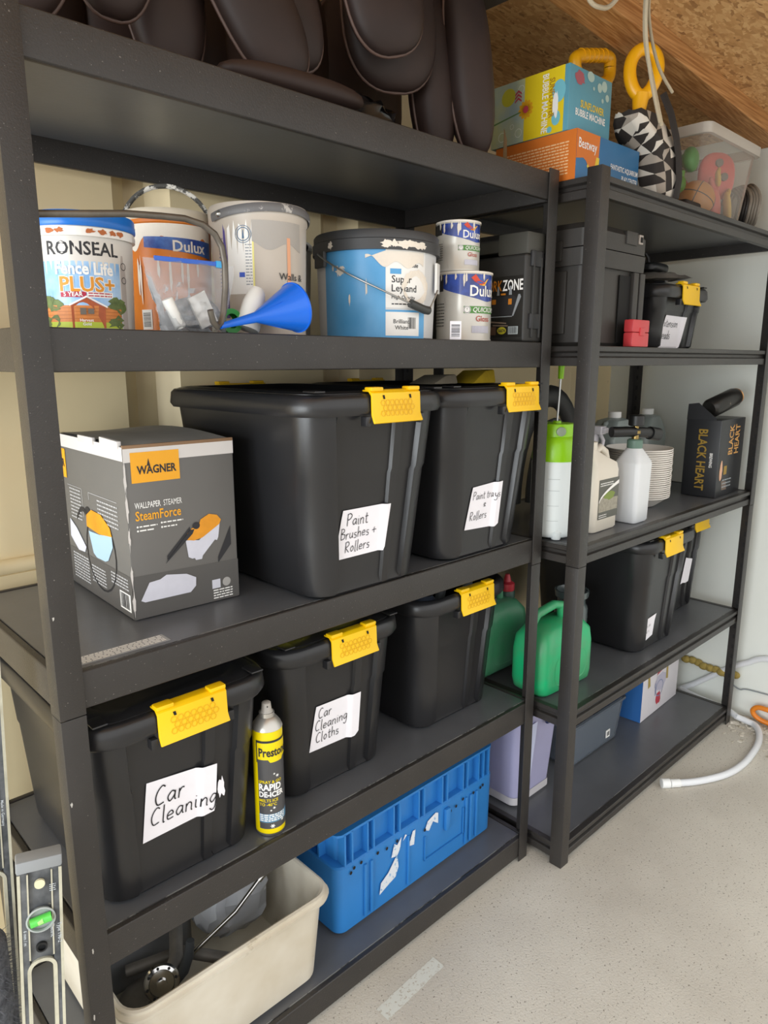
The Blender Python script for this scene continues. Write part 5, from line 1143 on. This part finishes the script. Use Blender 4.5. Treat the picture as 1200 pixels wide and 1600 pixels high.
b = MB(); b.loft([rrect(.150, .135, .02, 0), rrect(.155, .140, .02, .004), rrect(.168, .153, .02, .148), rrect(.174, .159, .02, .148), rrect(.174, .159, .02, .156), rrect(.165, .15, .02, .156), rrect(.151, .136, .02, .006)], True, True); b.build('shell', clear_mat('smoky_clear', '#77808c', .45, .2), t, smooth=40)
b = MB(); b.box(.06, .085, -.1465, -.1445, .028, .055); b.build('sticker', m_white, t)
decal('barcode', bars2d(.064, .081, .034, .05, 3, 8), plane_map((0, -.1465, 0), (1, 0, 0), (0, 0, 1), (0, -1, 0), .0006), m_dark, t)
b = MB(); b.ball((.0, -.02, .06), .10, .09, .05, 20, 10, e=.7); b.build('contents', mat('dim_contents', '#565c62', .6, var=.4, vscale=12, vcol='#8c9094'), t)
b = MB(); b.ball((-.05, -.09, .06), .05, .03, .04, 16, 8, e=.8); b.build('contents_pale', mat('pale_contents', '#9a958c', .6, var=.4, vscale=20), t)
# white and blue decoration carton
t = thing('decoration_carton', 'white and blue carton with a red-hatted figure print, lower far shelf', 'carton', (2.03, .085, R5), .04)
b = MB(); b.box(0, .325, 0, .22, 0, .215); b.build('carton', mat('white_carton', '#d9d5da', .5, var=.04), t, bevel=.002)
decal('blue_side', rect2d(-.22, -.0, .0, .215), plane_map((0, 0, 0), (0, -1, 0), (0, 0, 1), (-1, 0, 0), .0008), mat('blue_card', '#2f6ab0', .5), t)
gm = lambda e: plane_map((0, 0, 0), (1, 0, 0), (0, 0, 1), (0, -1, 0), e)
decal('print_red', [poly2d([(.12, .150), (.20, .165), (.19, .185), (.16, .195), (.13, .18)]), blob2d(.145, .05, .022, .026, 3, 16, .2)], gm(.0008), mat('crimson_print', '#b8404e', .5), t)
decal('print_grey', [blob2d(.155, .115, .05, .035, 5, 20, .15)], gm(.0006), mat('pale_beard_print', '#b9b6c8', .5), t)
decal('print_gold', [poly2d([(.045, .12), (.065, .125), (.055, .17), (.04, .165)]), poly2d([(.205, .11), (.225, .105), (.22, .17), (.205, .165)]), blob2d(.26, .195, .03, .012, 6, 16, .3)], gm(.0008), mat('ochre_print', '#a8924a', .5), t)
decal('print_lines', [ring2d(.15, .09, .030, .034), rect2d(.11, .115, .07, .12)], gm(.0009), mat('slate_print', '#7d86a8', .5), t)
# ------------------------------------------------------------------ top of the far unit
def carton_box(name, label, loc, W, D, H, rz, m):
    t = thing(name, label, 'box', loc, rz); b = MB(); b.box(0, W, 0, D, 0, H); b.build('carton', m, t, bevel=.0015)
    f = lambda e: plane_map((0, 0, 0), (1, 0, 0), (0, 0, 1), (0, -1, 0), e + .0004); s = lambda e: plane_map((0, D, 0), (0, -1, 0), (0, 0, 1), (-1, 0, 0), e + .0004)
    return t, f, s
t, f, s = carton_box('play_centre_box', 'flat orange and blue play centre carton under the bubble machine box', (1.232, -.022, R1 + .001), .285, .235, .108, -.02, mat('blue_carton', '#2f6fa0', .45, var=.1))
m_ora = mat('orange_carton', '#d9772a', .5, var=.1, vscale=4)
decal('orange_panel', rect2d(.0, .235, .0, .108), s(0), m_ora, t)
decal('print_block', [textline2d(.02, .215, .014 + .0068 * k, .003, k) for k in range(11)], s(.0004), mat('pale_orange_print', '#efc391', .5), t)
decal('logo_panel', [poly2d([(.0, .108), (.098, .108), (.095, .06), (.085, .035), (.055, .030), (.042, .045), (.03, .05), (.0, .045)])], f(0), m_ora, t)
decal('logo_edge', [poly2d([(.085, .060), (.098, .060), (.096, .030), (.078, .022), (.058, .02), (.045, .035), (.05, .04), (.06, .03), (.078, .036)])], f(.0003), mat('sun_yellow', '#e8c83a', .5), t)
decal('logo_lettering', move2d(text2d('Bestway', .030, .01, 0, 'LEFT', .78), .008, .070), f(.0006), m_white, t)
decal('title_lettering', [move2d(text2d('FANTASTIC AQUARIUM', .017, .01, 0, 'RIGHT', .72), .280, .046), move2d(text2d('PLAY CENTER', .017, .01, 0, 'RIGHT', .72), .280, .026)], f(.0004), m_white, t)
t, f, s = carton_box('bubble_machine_box', 'yellow and blue bubble machine box stacked on the orange carton', (1.228, .002, R1 + .1095), .180, .225, .140, -.02, mat('teal_carton', '#5d9cb0', .45, var=.12, vscale=6))
decal('yellow_panel', rect2d(.10, .212, .0, .140), s(0), mat('lemon_carton', '#e6cb1e', .5), t)
decal('pale_panel', strip2d(.0, .10, 8, lambda q: 0, lambda q: .14), s(0), mat('pale_lemon_carton', '#c2c489', .5, var=.3, vscale=10, vcol='#9fb3b4'), t)
decal('title_white', move2d(text2d('BUBBLE MACHINE', .024, .015, 0, 'LEFT', .66), .152, .132, -pi / 2), s(.0005), m_white, t)
decal('title_brown', move2d(text2d('SUNFLOWER', .020, .02, 0, 'LEFT', .72), .172, .120, -pi / 2), s(.0005), mat('amber_dark_print', '#a8791c', .5), t)
decal('bubbles', [ell2d(.198, .088, .018, .024), ell2d(.192, .032, .012, .016), ell2d(.175, .01, .007)], s(.0004), mat('aqua_print', '#78c0cf', .4), t)
decal('petals', [move2d(ell2d(.012, 0, .010, .005, 10), .105, .070, 2 * pi * k / 12) for k in range(12)], s(.0005), mat('petal_print', '#e0a31c', .5), t)
decal('flower_eye', [ell2d(.105, .070, .008)], s(.0008), mat('crimson_print', '', 0), t)
decal('stem', [poly2d([(.0, .052), (.09, .066), (.09, .069), (.0, .056)])], s(.0005), mat('stem_print', '#5f8048', .5), t)
decal('round_badge', [ell2d(.052, .108, .021, .020)], s(.0005), mat('lime_badge', '#c8c23a', .5), t)
decal('badge_chevrons', [poly2d([(.072, .110 - .008 * k), (.082, .118 - .008 * k), (.092, .110 - .008 * k), (.092, .106 - .008 * k), (.082, .113 - .008 * k), (.072, .106 - .008 * k)]) for k in range(3)], s(.0008), mat('crimson_print', '', 0), t)
decal('logo_cluster', [blob2d(.190, .062, .008, .026, 3, 18, .3)], s(.0009), m_white, t)
decal('outline_bubbles', [ring2d(.09, .118, .008, .0088), ring2d(.035, .022, .010, .011), ring2d(.085, .022, .009, .0098), ring2d(.065, .04, .005, .0056)], s(.0006), m_white, t)
decal('title_lettering', [move2d(text2d('SUNFLOWER', .022, .02, 0, 'CENTER', .78), .098, .058)], f(.0004), mat('sun_yellow', '', 0), t)
decal('title_lettering_white', [move2d(text2d('BUBBLE MACHINE', .021, .02, 0, 'CENTER', .76), .092, .038)], f(.0004), m_white, t)
decal('logo_cluster', [blob2d(.040, .118, .022, .014, 8, 20, .25)], f(.0004), mat('rose_print', '#a85a66', .5), t)
decal('bubbles', [ell2d(.085, .130, .015, .011), ell2d(.125, .115, .010), ell2d(.145, .122, .012), ell2d(.16, .10, .008), ell2d(.14, .09, .005), ell2d(.10, .108, .004)], f(.0004), mat('pale_bubble_print', '#a9c3bd', .4), t)
b = MB(); b.add([(0, 0, 0), (.012, .02, .001), (.012, .02, .09), (-.008, -.004, .055)], [(0, 1, 2, 3)]); b.add([(0, .001, 0), (.012, .021, .001), (.012, .021, .09), (-.008, -.003, .055)], [(3, 2, 1, 0)])
o = b.build('card_flap', m_card, None, loc=(1.075, .055, Z1 + .0005)); tag(o, 'small piece of folded tan card standing left of the orange carton', 'card')

# patterned bag with two yellow spades
def tri_pattern():
    """triangles: square cells cut by alternating diagonals, each half light or dark at random"""
    m = bpy.data.materials.new('triangle_print'); m.use_nodes = True; N = m.node_tree.nodes; L = m.node_tree.links; p = N['Principled BSDF']; p.inputs['Roughness'].default_value = .8
    tc = N.new('ShaderNodeTexCoord'); mp_ = N.new('ShaderNodeMapping'); mp_.inputs['Scale'].default_value = (40, 40, 40); mp_.inputs['Rotation'].default_value = (0, .35, .5); L.new(tc.outputs['Object'], mp_.inputs[0])
    sp = N.new('ShaderNodeSeparateXYZ'); L.new(mp_.outputs[0], sp.inputs[0])
    def mth(op, a, b=None):
        n = N.new('ShaderNodeMath'); n.operation = op
        for i, q in enumerate((a, b)):
            if q is None: continue
            if isinstance(q, (int, float)): n.inputs[i].default_value = q
            else: L.new(q, n.inputs[i])
        return n.outputs[0]
    fx, fz = mth('FLOOR', sp.outputs[0]), mth('FLOOR', sp.outputs[2]); rx, rz = mth('FRACT', sp.outputs[0]), mth('FRACT', sp.outputs[2])
    par = mth('MODULO', mth('ABSOLUTE', mth('ADD', fx, fz)), 2.0); rx2 = mth('ABSOLUTE', mth('SUBTRACT', rx, par)); side = mth('GREATER_THAN', rx2, rz)
    cb = N.new('ShaderNodeCombineXYZ'); L.new(fx, cb.inputs[0]); L.new(fz, cb.inputs[1]); L.new(side, cb.inputs[2])
    wn = N.new('ShaderNodeTexWhiteNoise'); wn.noise_dimensions = '3D'; L.new(cb.outputs[0], wn.inputs['Vector'])
    cr = N.new('ShaderNodeValToRGB'); cr.color_ramp.interpolation = 'CONSTANT'; e = cr.color_ramp.elements; e[0].color = lin('#2b2420'); e[1].position = .48; e[1].color = lin('#cfc6ba'); k = e.new(.8); k.color = lin('#9d9286')
    L.new(wn.outputs['Value'], cr.inputs[0]); L.new(cr.outputs[0], p.inputs['Base Color']); return m
t = thing('toy_bag', 'black and white triangle patterned bag with dark straps, holding yellow spades', 'bag', (1.610, -.03, R1 + .0005))
rnd = random.Random(4); rings = []
for a_, d_, z_, ox in ((.050, .040, 0, .0), (.060, .050, .01, .0), (.064, .055, .05, -.006), (.066, .055, .10, -.012), (.078, .054, .122, -.040), (.084, .050, .145, -.075), (.078, .045, .165, -.105), (.060, .040, .185, -.120)):
    ring = rrect(a_, d_, min(a_, d_) * .75, z_, 6, ox); rings.append([Vector((q.x + rnd.uniform(-.003, .003), q.y + rnd.uniform(-.003, .003), q.z + rnd.uniform(-.003, .003) * (z_ > 0))) for q in ring])
b = MB(); b.loft(rings, True, False); b.build('bag', tri_pattern(), t, smooth=60)
m_web = mat('dark_webbing', '#241f1e', .8)
b = MB(); b.tube([(.012, -.053, .004), (.008, -.060, .05), (-.004, -.060, .10), (-.03, -.062, .14), (-.06, -.058, .19), (-.085, -.045, .235)], .017, 8, flat=.15, up=(1, 0, 0)); b.build('strap', m_web, t)
m_sp = mat('yellow_spade', '#e8a80c', .35)
# D-shaped grip whose shaft bends down into the bag
t = thing('toy_spade', 'yellow spade with a wide ribbed D grip above the bubble box, left of the pair', 'spade', (1.447, .075, 2.084), group='yellow spades')
Mg = Matrix.Rotation(-.06, 4, 'Z') @ Matrix.Rotation(-.24, 4, 'Y')
pts = []
for k in range(41):
    q = 2 * pi * k / 40; c_, s_ = math.cos(q), math.sin(q)
    pts.append(Mg @ Vector((.078 * math.copysign(abs(c_) ** .55, c_) * (1 if s_ > 0 else .95), 0, .012 + (.028 * abs(s_) ** .3 if s_ > 0 else -.036 * abs(s_) ** 1.0))))
b = MB(); b.tube(pts, .0155, 12, caps=False, up=(0, 1, 0)); g = b.build('grip', m_sp, t)
for k in range(6):
    b = MB(); b.tube([Mg @ Vector((-.052 + k * .02, 0, .040)), Mg @ Vector((-.049 + k * .02, 0, .040))], .0168, 12); b.build('grip_rib', m_sp, g)
b = MB(); b.tube([(.015, .0, -.018), (.028, -.002, -.06), (.03, -.004, -.115), (.03, -.004, -.176)], .0125, 14); b.build('shaft', m_sp, t)
# long looped grip standing up from the bag
t = thing('toy_spade', 'yellow spade with a tall looped grip, right of the pair', 'spade', (1.480, -.035, 1.925), group='yellow spades')
up = (Vector((1.500, -.035, 2.118)) - Vector((1.480, -.035, 1.925))).normalized(); n = Vector((-.70, -.68, -.1)); n = (n - up * n.dot(up)).normalized(); u = up.cross(n)
Ms = Matrix(((u.x, n.x, up.x, 0), (u.y, n.y, up.y, 0), (u.z, n.z, up.z, 0), (0, 0, 0, 1)))
b = MB(); b.tube([Ms @ Vector(q) for q in ((0, 0, 0), (0, 0, .06), (0, 0, .094))], [.0155, .0165, .021], 16); b.build('shaft', m_sp, t)
pts = [Ms @ Vector((.034 * math.cos(2 * pi * k / 36) * (1 + .15 * math.sin(2 * pi * k / 36)), 0, .146 + .054 * math.sin(2 * pi * k / 36))) for k in range(37)]
b = MB(); b.tube(pts, .0155, 12, caps=False, up=tuple(n)); b.build('grip', m_sp, t)

# clear tub of toys
t = thing('toy_tub', 'clear plastic tub with a rim, full of bright toys', 'storage tub', (1.995, .095, R1))
m_ct = clear_mat('clear_tub', '#d8d4cc', .16, .14)
b = MB(); b.loft([rrect(.155, .135, .02, .001), rrect(.16, .14, .02, .006), rrect(.185, .165, .02, .215)], True, False); b.build('shell', m_ct, t, smooth=40)
b = MB(); b.loft([rrect(.184, .164, .02, .205), rrect(.196, .176, .024, .205), rrect(.197, .177, .024, .232), rrect(.186, .166, .02, .234), rrect(.184, .164, .02, .205)], False, False); b.build('rim', clear_mat('frosty_rim', '#d5cfc6', .55, .25), t, smooth=40)
t = thing('toy_basketball', 'small orange basketball in the clear tub', 'ball', (1.925, .005, R1 + .010))
b = MB(); b.ball((0, 0, .056), .056, .056, .056, 32, 20); o = b.build('ball', mat('ball_orange', '#d68a2a', .5, bump=.2, bscale=300), t)
b = MB()
for M in (Matrix.Identity(4), Matrix.Rotation(pi / 2, 4, 'X'), Matrix.Rotation(pi / 2, 4, 'Y')):
    b.tube([Vector((0, 0, .056)) + M @ Vector((.056 * math.cos(2 * pi * k / 32), .056 * math.sin(2 * pi * k / 32), 0)) for k in range(33)], .0014, 6, caps=False)
o2 = b.build('seam', m_dark, t); t.rotation_euler = (.4, .3, .5)
t.location = (1.945, .032, R1 + .016)
t = thing('toy_mask', 'red plastic toy with round holes in the clear tub', 'toy', (2.105, .02, R1 + .105), -.6)
b = MB(); b.ball((0, 0, .05), .062, .018, .070, 24, 14, e=.8); b.build('body', mat('red_toy', '#d83a34', .4), t)
b = MB()
for q in ((-.005, .085), (.015, .045)): b.lathe([(.012, -.004), (.012, .004)], 18, M=Matrix.Translation((q[0], -.019, q[1])) @ Matrix.Rotation(pi / 2, 4, 'X'))
b.build('hole', mat('grey_hole', '#6e5f58', .6), t)
toys = (('toy_starfish', 'coral pink stretchy toy at the front of the clear tub', '#e0645a', (2.06, .005, R1 + .06), (.030, .022, .055), -.3),
        ('toy_cup', 'green toy cup at the left of the clear tub', '#5f9a34', (1.868, .035, R1 + .098), (.026, .026, .026), 0),
        ('toy_ring', 'round green toy higher up in the clear tub', '#4f9a48', (1.95, .035, R1 + .180), (.034, .02, .034), .4),
        ('toy_spoon', 'dark pink toy across the middle of the clear tub', '#b03a52', (1.955, .085, R1 + .135), (.10, .018, .016), .12),
        ('toy_banana', 'yellow curved toy at the right of the clear tub', '#e2b634', (2.125, -.015, R1 + .06), (.012, .012, .05), -.35),
        ('toy_beak', 'small yellow toy beside the red toy', '#e0b02c', (2.045, -.012, R1 + .135), (.010, .008, .024), -.4))
for nm, lab, c_, loc, r_, tilt in toys:
    b = MB(); b.ball((0, 0, 0), *r_, 20, 12, M=Matrix.Rotation(tilt, 4, 'Y'), e=.85)
    if nm == 'toy_starfish':
        for a in (-.5, .5): b.ball((.0, 0, .03), .012, .012, .06, 12, 8, M=Matrix.Rotation(a, 4, 'Y'))
    if nm == 'toy_cup': b.lathe([(.02, 0), (.022, .024), (.018, .024)], 20, (0, 0, .01))
    if nm == 'toy_banana': b.ball((-.006, 0, .04), .009, .009, .02, 10, 8, M=Matrix.Rotation(.5, 4, 'Y'))
    if nm == 'toy_ring': b.lathe([(.015, -.022), (.02, -.022), (.02, -.018), (.015, -.018)], 20, M=Matrix.Rotation(pi / 2, 4, 'X'))
    if nm == 'toy_spoon': b.ball((-.09, 0, .012), .02, .02, .01, 12, 8)
    if nm == 'toy_beak': b.ball((.0, 0, .02), .006, .006, .012, 10, 8)
    o = b.build(nm, mat('toy_' + c_[1:], c_, .4, var=.1), None, loc=loc); tag(o, lab, 'toy', 'toys in the clear tub')
t = thing('wire_coil', 'coil of grey and black cable behind the toy tub by the wall', 'coil', (2.30, .02, R1 + .085), 0, rot=(pi / 2, 0, .9))
for k in range(9):
    r_ = .055 + .004 * (k % 5) + .006 * (k > 4); zz = -.03 + .0075 * k
    b = MB(); b.tube([(r_ * math.cos(2 * pi * j / 32), r_ * math.sin(2 * pi * j / 32) * (1 + .02 * math.sin(k)), zz + .002 * math.sin(j)) for j in range(33)], .0055, 8, caps=False)
    b.build('loop', mat('cable_black', '#2c2a29', .5) if k < 4 else mat('cable_grey', '#7d766c', .5), t)
b = MB(); b.box(1.72, 1.82, -.075, -.02, 0, .03); 
o = b.build('dark_pouch', m_web, None, bevel=.012, seg=4, loc=(.03, .02, R1)); tag(o, 'flat dark pouch on the shelf edge left of the clear tub', 'pouch')

# rope hanging from the roof
t = thing('rope', 'frayed cream rope looped over the joist and hanging down', 'rope', (1.165, -.19, 2.10))
m_rope = mat('cream_rope', '#b3a58c', .85, bump=.5, bscale=300)
def rp(name, pts, r): b = MB(); b.tube(pts, r, 8); return b.build(name, m_rope, t)
def curve(P_, n=8):
    out = []; Q = [P_[0]] + list(P_) + [P_[-1]]
    for i in range(1, len(Q) - 2):
        for k in range(n):
            u = k / n; out.append(tuple(.5 * (2 * Q[i][d] + (Q[i + 1][d] - Q[i - 1][d]) * u + (2 * Q[i - 1][d] - 5 * Q[i][d] + 4 * Q[i + 1][d] - Q[i + 2][d]) * u * u + (3 * Q[i][d] - Q[i - 1][d] - 3 * Q[i + 1][d] + Q[i + 2][d]) * u ** 3) for d in range(3)))
    out.append(tuple(P_[-1])); return out
rp('strand', curve([(.06, .0, .09), (.068, .02, .03), (.085, .03, -.02), (.11, .035, -.07), (.165, .04, -.13), (.225, .045, -.195)]), .0045)
rp('strand', curve([(.05, .0, .09), (.06, .015, .02), (.085, .025, -.05), (.14, .035, -.12), (.215, .045, -.19)]), .004)
rp('strand', curve([(.07, .0, .09), (.08, .02, .02), (.11, .03, -.03), (.18, .04, -.085), (.255, .04, -.12)]), .0035)
rp('loop', curve([(.05, .0, .09), (.0, .01, .03), (-.05, .03, -.035), (-.09, .035, -.05), (-.115, .04, -.045), (-.12, .04, -.03), (-.10, .04, .0)]), .0045)

# ------------------------------------------------------------------ top of the near unit: dark brown padded covers and a black bag
m_br = mat('brown_leather', '#352723', .55, var=.2, vscale=5, vcol='#281e1c', spec=.35)
m_br2 = mat('brown_piping', '#57423a', .5)
def flap(t, c, a, bb, h, lean, yaw, e=.8):
    """one rounded padded flap: domed both sides, with a piped edge"""
    M = Matrix.Rotation(yaw, 4, 'Z') @ Matrix.Rotation(lean, 4, 'Y')
    b = MB(); b.ball(c, a, bb, h, 32, 18, M=M, e=e); o = b.build('flap', m_br, t, smooth=60)
    b = MB(); pts = []
    for k in range(41):
        q = 2 * pi * k / 40; pw = lambda v: math.copysign(abs(v) ** e, v)
        pts.append(Vector(c) + M @ Vector((a * pw(math.cos(q)), 0, h * pw(math.sin(q)))))
    b.tube(pts, .0035, 8, caps=False); b.build('piping', m_br2, o, smooth=60)
t = thing('padded_cover', 'dark brown padded covers with rounded ends on top shelf, back row added for shade', 'cover', (0, 0, Z1))
for c, a, bb, h, lean, yaw in (((.085, .10, .16), .075, .04, .15, .25, -.25), ((.225, .13, .20), .06, .035, .13, .1, -.25), ((.325, .19, .19), .065, .04, .16, -.1, -.25),
                               ((.440, .10, .155), .065, .035, .135, -.55, -.25), ((.520, .13, .20), .06, .035, .125, -.35, -.25), ((.705, .07, .235), .080, .035, .10, -.3, -.25),
                               ((.79, .14, .235), .105, .04, .125, -.1, -.25), ((.985, .10, .197), .052, .045, .185, -.16, -.3), ((.935, .16, .18), .05, .05, .17, -.1, -.3)):
    flap(t, c, a, bb, h, lean, yaw)
for xx, w_, h_ in ((.14, .13, .17), (.40, .15, .19), (.66, .15, .2), (.90, .13, .19)):
    flap(t, (xx, .36, h_ + .006), w_, .05, h_, -.05, 0)  # added back row stands in for the shadowed wall behind the covers
b = MB(); b.ball((.50, .07, .032), .15, .04, .022, 28, 12, M=Matrix.Rotation(-.04, 4, 'Y'), e=.8); b.build('folded_edge', m_br, t, smooth=60)
t = thing('black_sack', 'glossy black plastic sack bunched on the top shelf between the brown covers', 'bag', (.70, .20, Z1))
b = MB(); b.ball((0, 0, .050), .13, .085, .045, 34, 20, e=.8); rnd = random.Random(9); b.v = [(q[0] + rnd.uniform(-.007, .007), q[1] + rnd.uniform(-.007, .007), max(.001, q[2] + rnd.uniform(-.007, .007))) for q in b.v]
b.build('sack', mat('black_film', '#141314', .22, spec=.6), t, smooth=50)
# ------------------------------------------------------------------ floor and end wall things
t = thing('waste_pipe', 'white flexible waste pipe curling over the floor and up the end wall', 'pipe', (0, 0, 0))
m_pvc = mat('white_pvc', '#dfe2e6', .35)
pts = curve([(1.84, -.150, .0135), (1.90, -.190, .0125), (2.0, -.235, .0125), (2.10, -.252, .0125), (2.20, -.250, .0125), (2.30, -.238, .0125), (2.38, -.212, .0125), (2.425, -.182, .0125), (2.430, -.150, .015), (2.428, -.115, .02)])
b = MB(); b.tube(pts, .0115, 14); b.build('hose', m_pvc, t)
b = MB(); b.tube([(1.795, -.112, .0145), (1.815, -.130, .0145)], .0155, 16); b.tube([(1.817, -.132, .0140), (1.842, -.152, .0140)], .0135, 16); b.build('end_fitting', mat('pvc_fitting', '#e9ebea', .4), t, bevel=.001)
pts = curve([(2.428, -.115, .02), (2.45, -.06, .025), (2.46, .05, .03), (2.475, .13, .035)])
b = MB(); b.tube(pts, .0115, 14); b.build('hose', m_pvc, t)
t = thing('wall_pipe', 'white pipe running up the end wall behind the far upright', 'pipe', (0, 0, 0))
pts = curve([(2.484, .14, .03), (2.484, .09, .065), (2.484, .02, .125), (2.484, -.05, .185), (2.484, -.11, .225), (2.484, -.19, .266), (2.484, -.45, .30), (2.484, -.9, .31)])
b = MB(); b.tube(pts, .0115, 14); b.build('pipe', m_pvc, t)
b = MB(); b.tube(curve([(2.494, -.05, .125), (2.494, -.09, .105), (2.494, -.13, .115), (2.494, -.3, .12), (2.494, -.8, .12)]), .003, 8); o = b.build('wall_cable', mat('grey_cable', '#8b9294', .5), None); tag(o, 'thin grey cable running along the end wall', 'cable')
b = MB(); rnd = random.Random(6)
for k in range(9): b.ball((rnd.uniform(-.012, .0), -.09 + .024 * k, rnd.uniform(-.008, .008) + .012 * (k > 5)), .014, .02, .015, 12, 8)
o = b.build('expanding_foam', mat('ochre_foam', '#a8924c', .85, bump=.8, bscale=120, var=.3, vscale=40), None, loc=(2.492, .02, .155)); tag(o, 'bead of ochre expanding foam on the end wall', 'foam')
b = MB(); b.tube(curve([(2.475, -.40, .012), (2.47, -.26, .014), (2.465, -.185, .022), (2.462, -.158, .045), (2.462, -.168, .066), (2.462, -.195, .072), (2.46, -.25, .066), (2.45, -.32, .04), (2.40, -.42, .012), (2.2, -.6, .012), (1.9, -.95, .012), (1.5, -1.3, .012)]), .0095, 12)
o = b.build('orange_hose', mat('orange_rubber', '#e08220', .4), None); tag(o, 'orange gas hose looping up beside the end wall', 'hose')
# strip of white tape stuck to the floor
nx = 20; V_ = []; F_ = []; rnd = random.Random(3)
for k in range(nx + 1):
    u = k / nx; x = .560 + .190 * u
    V_ += [(x, -.062 + .008 * u + rnd.uniform(-.001, .001), .0007), (x, -.098 + .010 * u + rnd.uniform(-.001, .001), .0007)]
for k in range(nx): F_.append((2 * k, 2 * k + 1, 2 * k + 3, 2 * k + 2))
b = MB(); b.add(V_, F_); b.add([(q[0], q[1], .0002) for q in V_], [f_[::-1] for f_ in F_])
o = b.build('floor_tape', mat('worn_white_tape', '#cfd0c8', .7, stain='#b3ab9d', stain_scale=120, stain_th=.55), None, smooth=0); tag(o, 'worn strip of white tape stuck to the concrete floor', 'tape')
# chips of paint and plaster swept against the wall
b = MB(); rnd = random.Random(12)
for k in range(420):
    x = 2.49 - abs(rnd.gauss(0, .085)); y = rnd.uniform(-.42, -.105); s = rnd.uniform(.003, .012) * (1.3 if k % 9 == 0 else 1); a = rnd.uniform(0, pi)
    if x < 2.1: continue
    n = 5; ps = [(x + s * rnd.uniform(.6, 1.2) * math.cos(a + 2 * pi * j / n), y + .7 * s * rnd.uniform(.6, 1.2) * math.sin(a + 2 * pi * j / n)) for j in range(n)]
    h = rnd.uniform(.0008, .004); b.add([(px, py, .0002) for px, py in ps] + [(px, py, h + rnd.uniform(0, .001)) for px, py in ps], [tuple(range(n, 2 * n))] + [(j, (j + 1) % n, n + (j + 1) % n, n + j) for j in range(n)])
o = b.build('plaster_chips', mat('pale_chips', '#e6e1d6', .8, var=.3, vscale=30, vcol='#a59c88'), None, smooth=0); o['kind'] = 'stuff'; o['label'] = 'pale paint and plaster chips swept along the end wall'; o['category'] = 'debris'
b = MB(); b.ball((0, 0, .025), .07, .05, .03, 20, 10, e=.8); o = b.build('stone', mat('grey_stone', '#9c958a', .85, bump=.6, bscale=60), None, loc=(2.33, -.37, -.002)); tag(o, 'pale stone lying on the floor by the orange hose', 'stone')
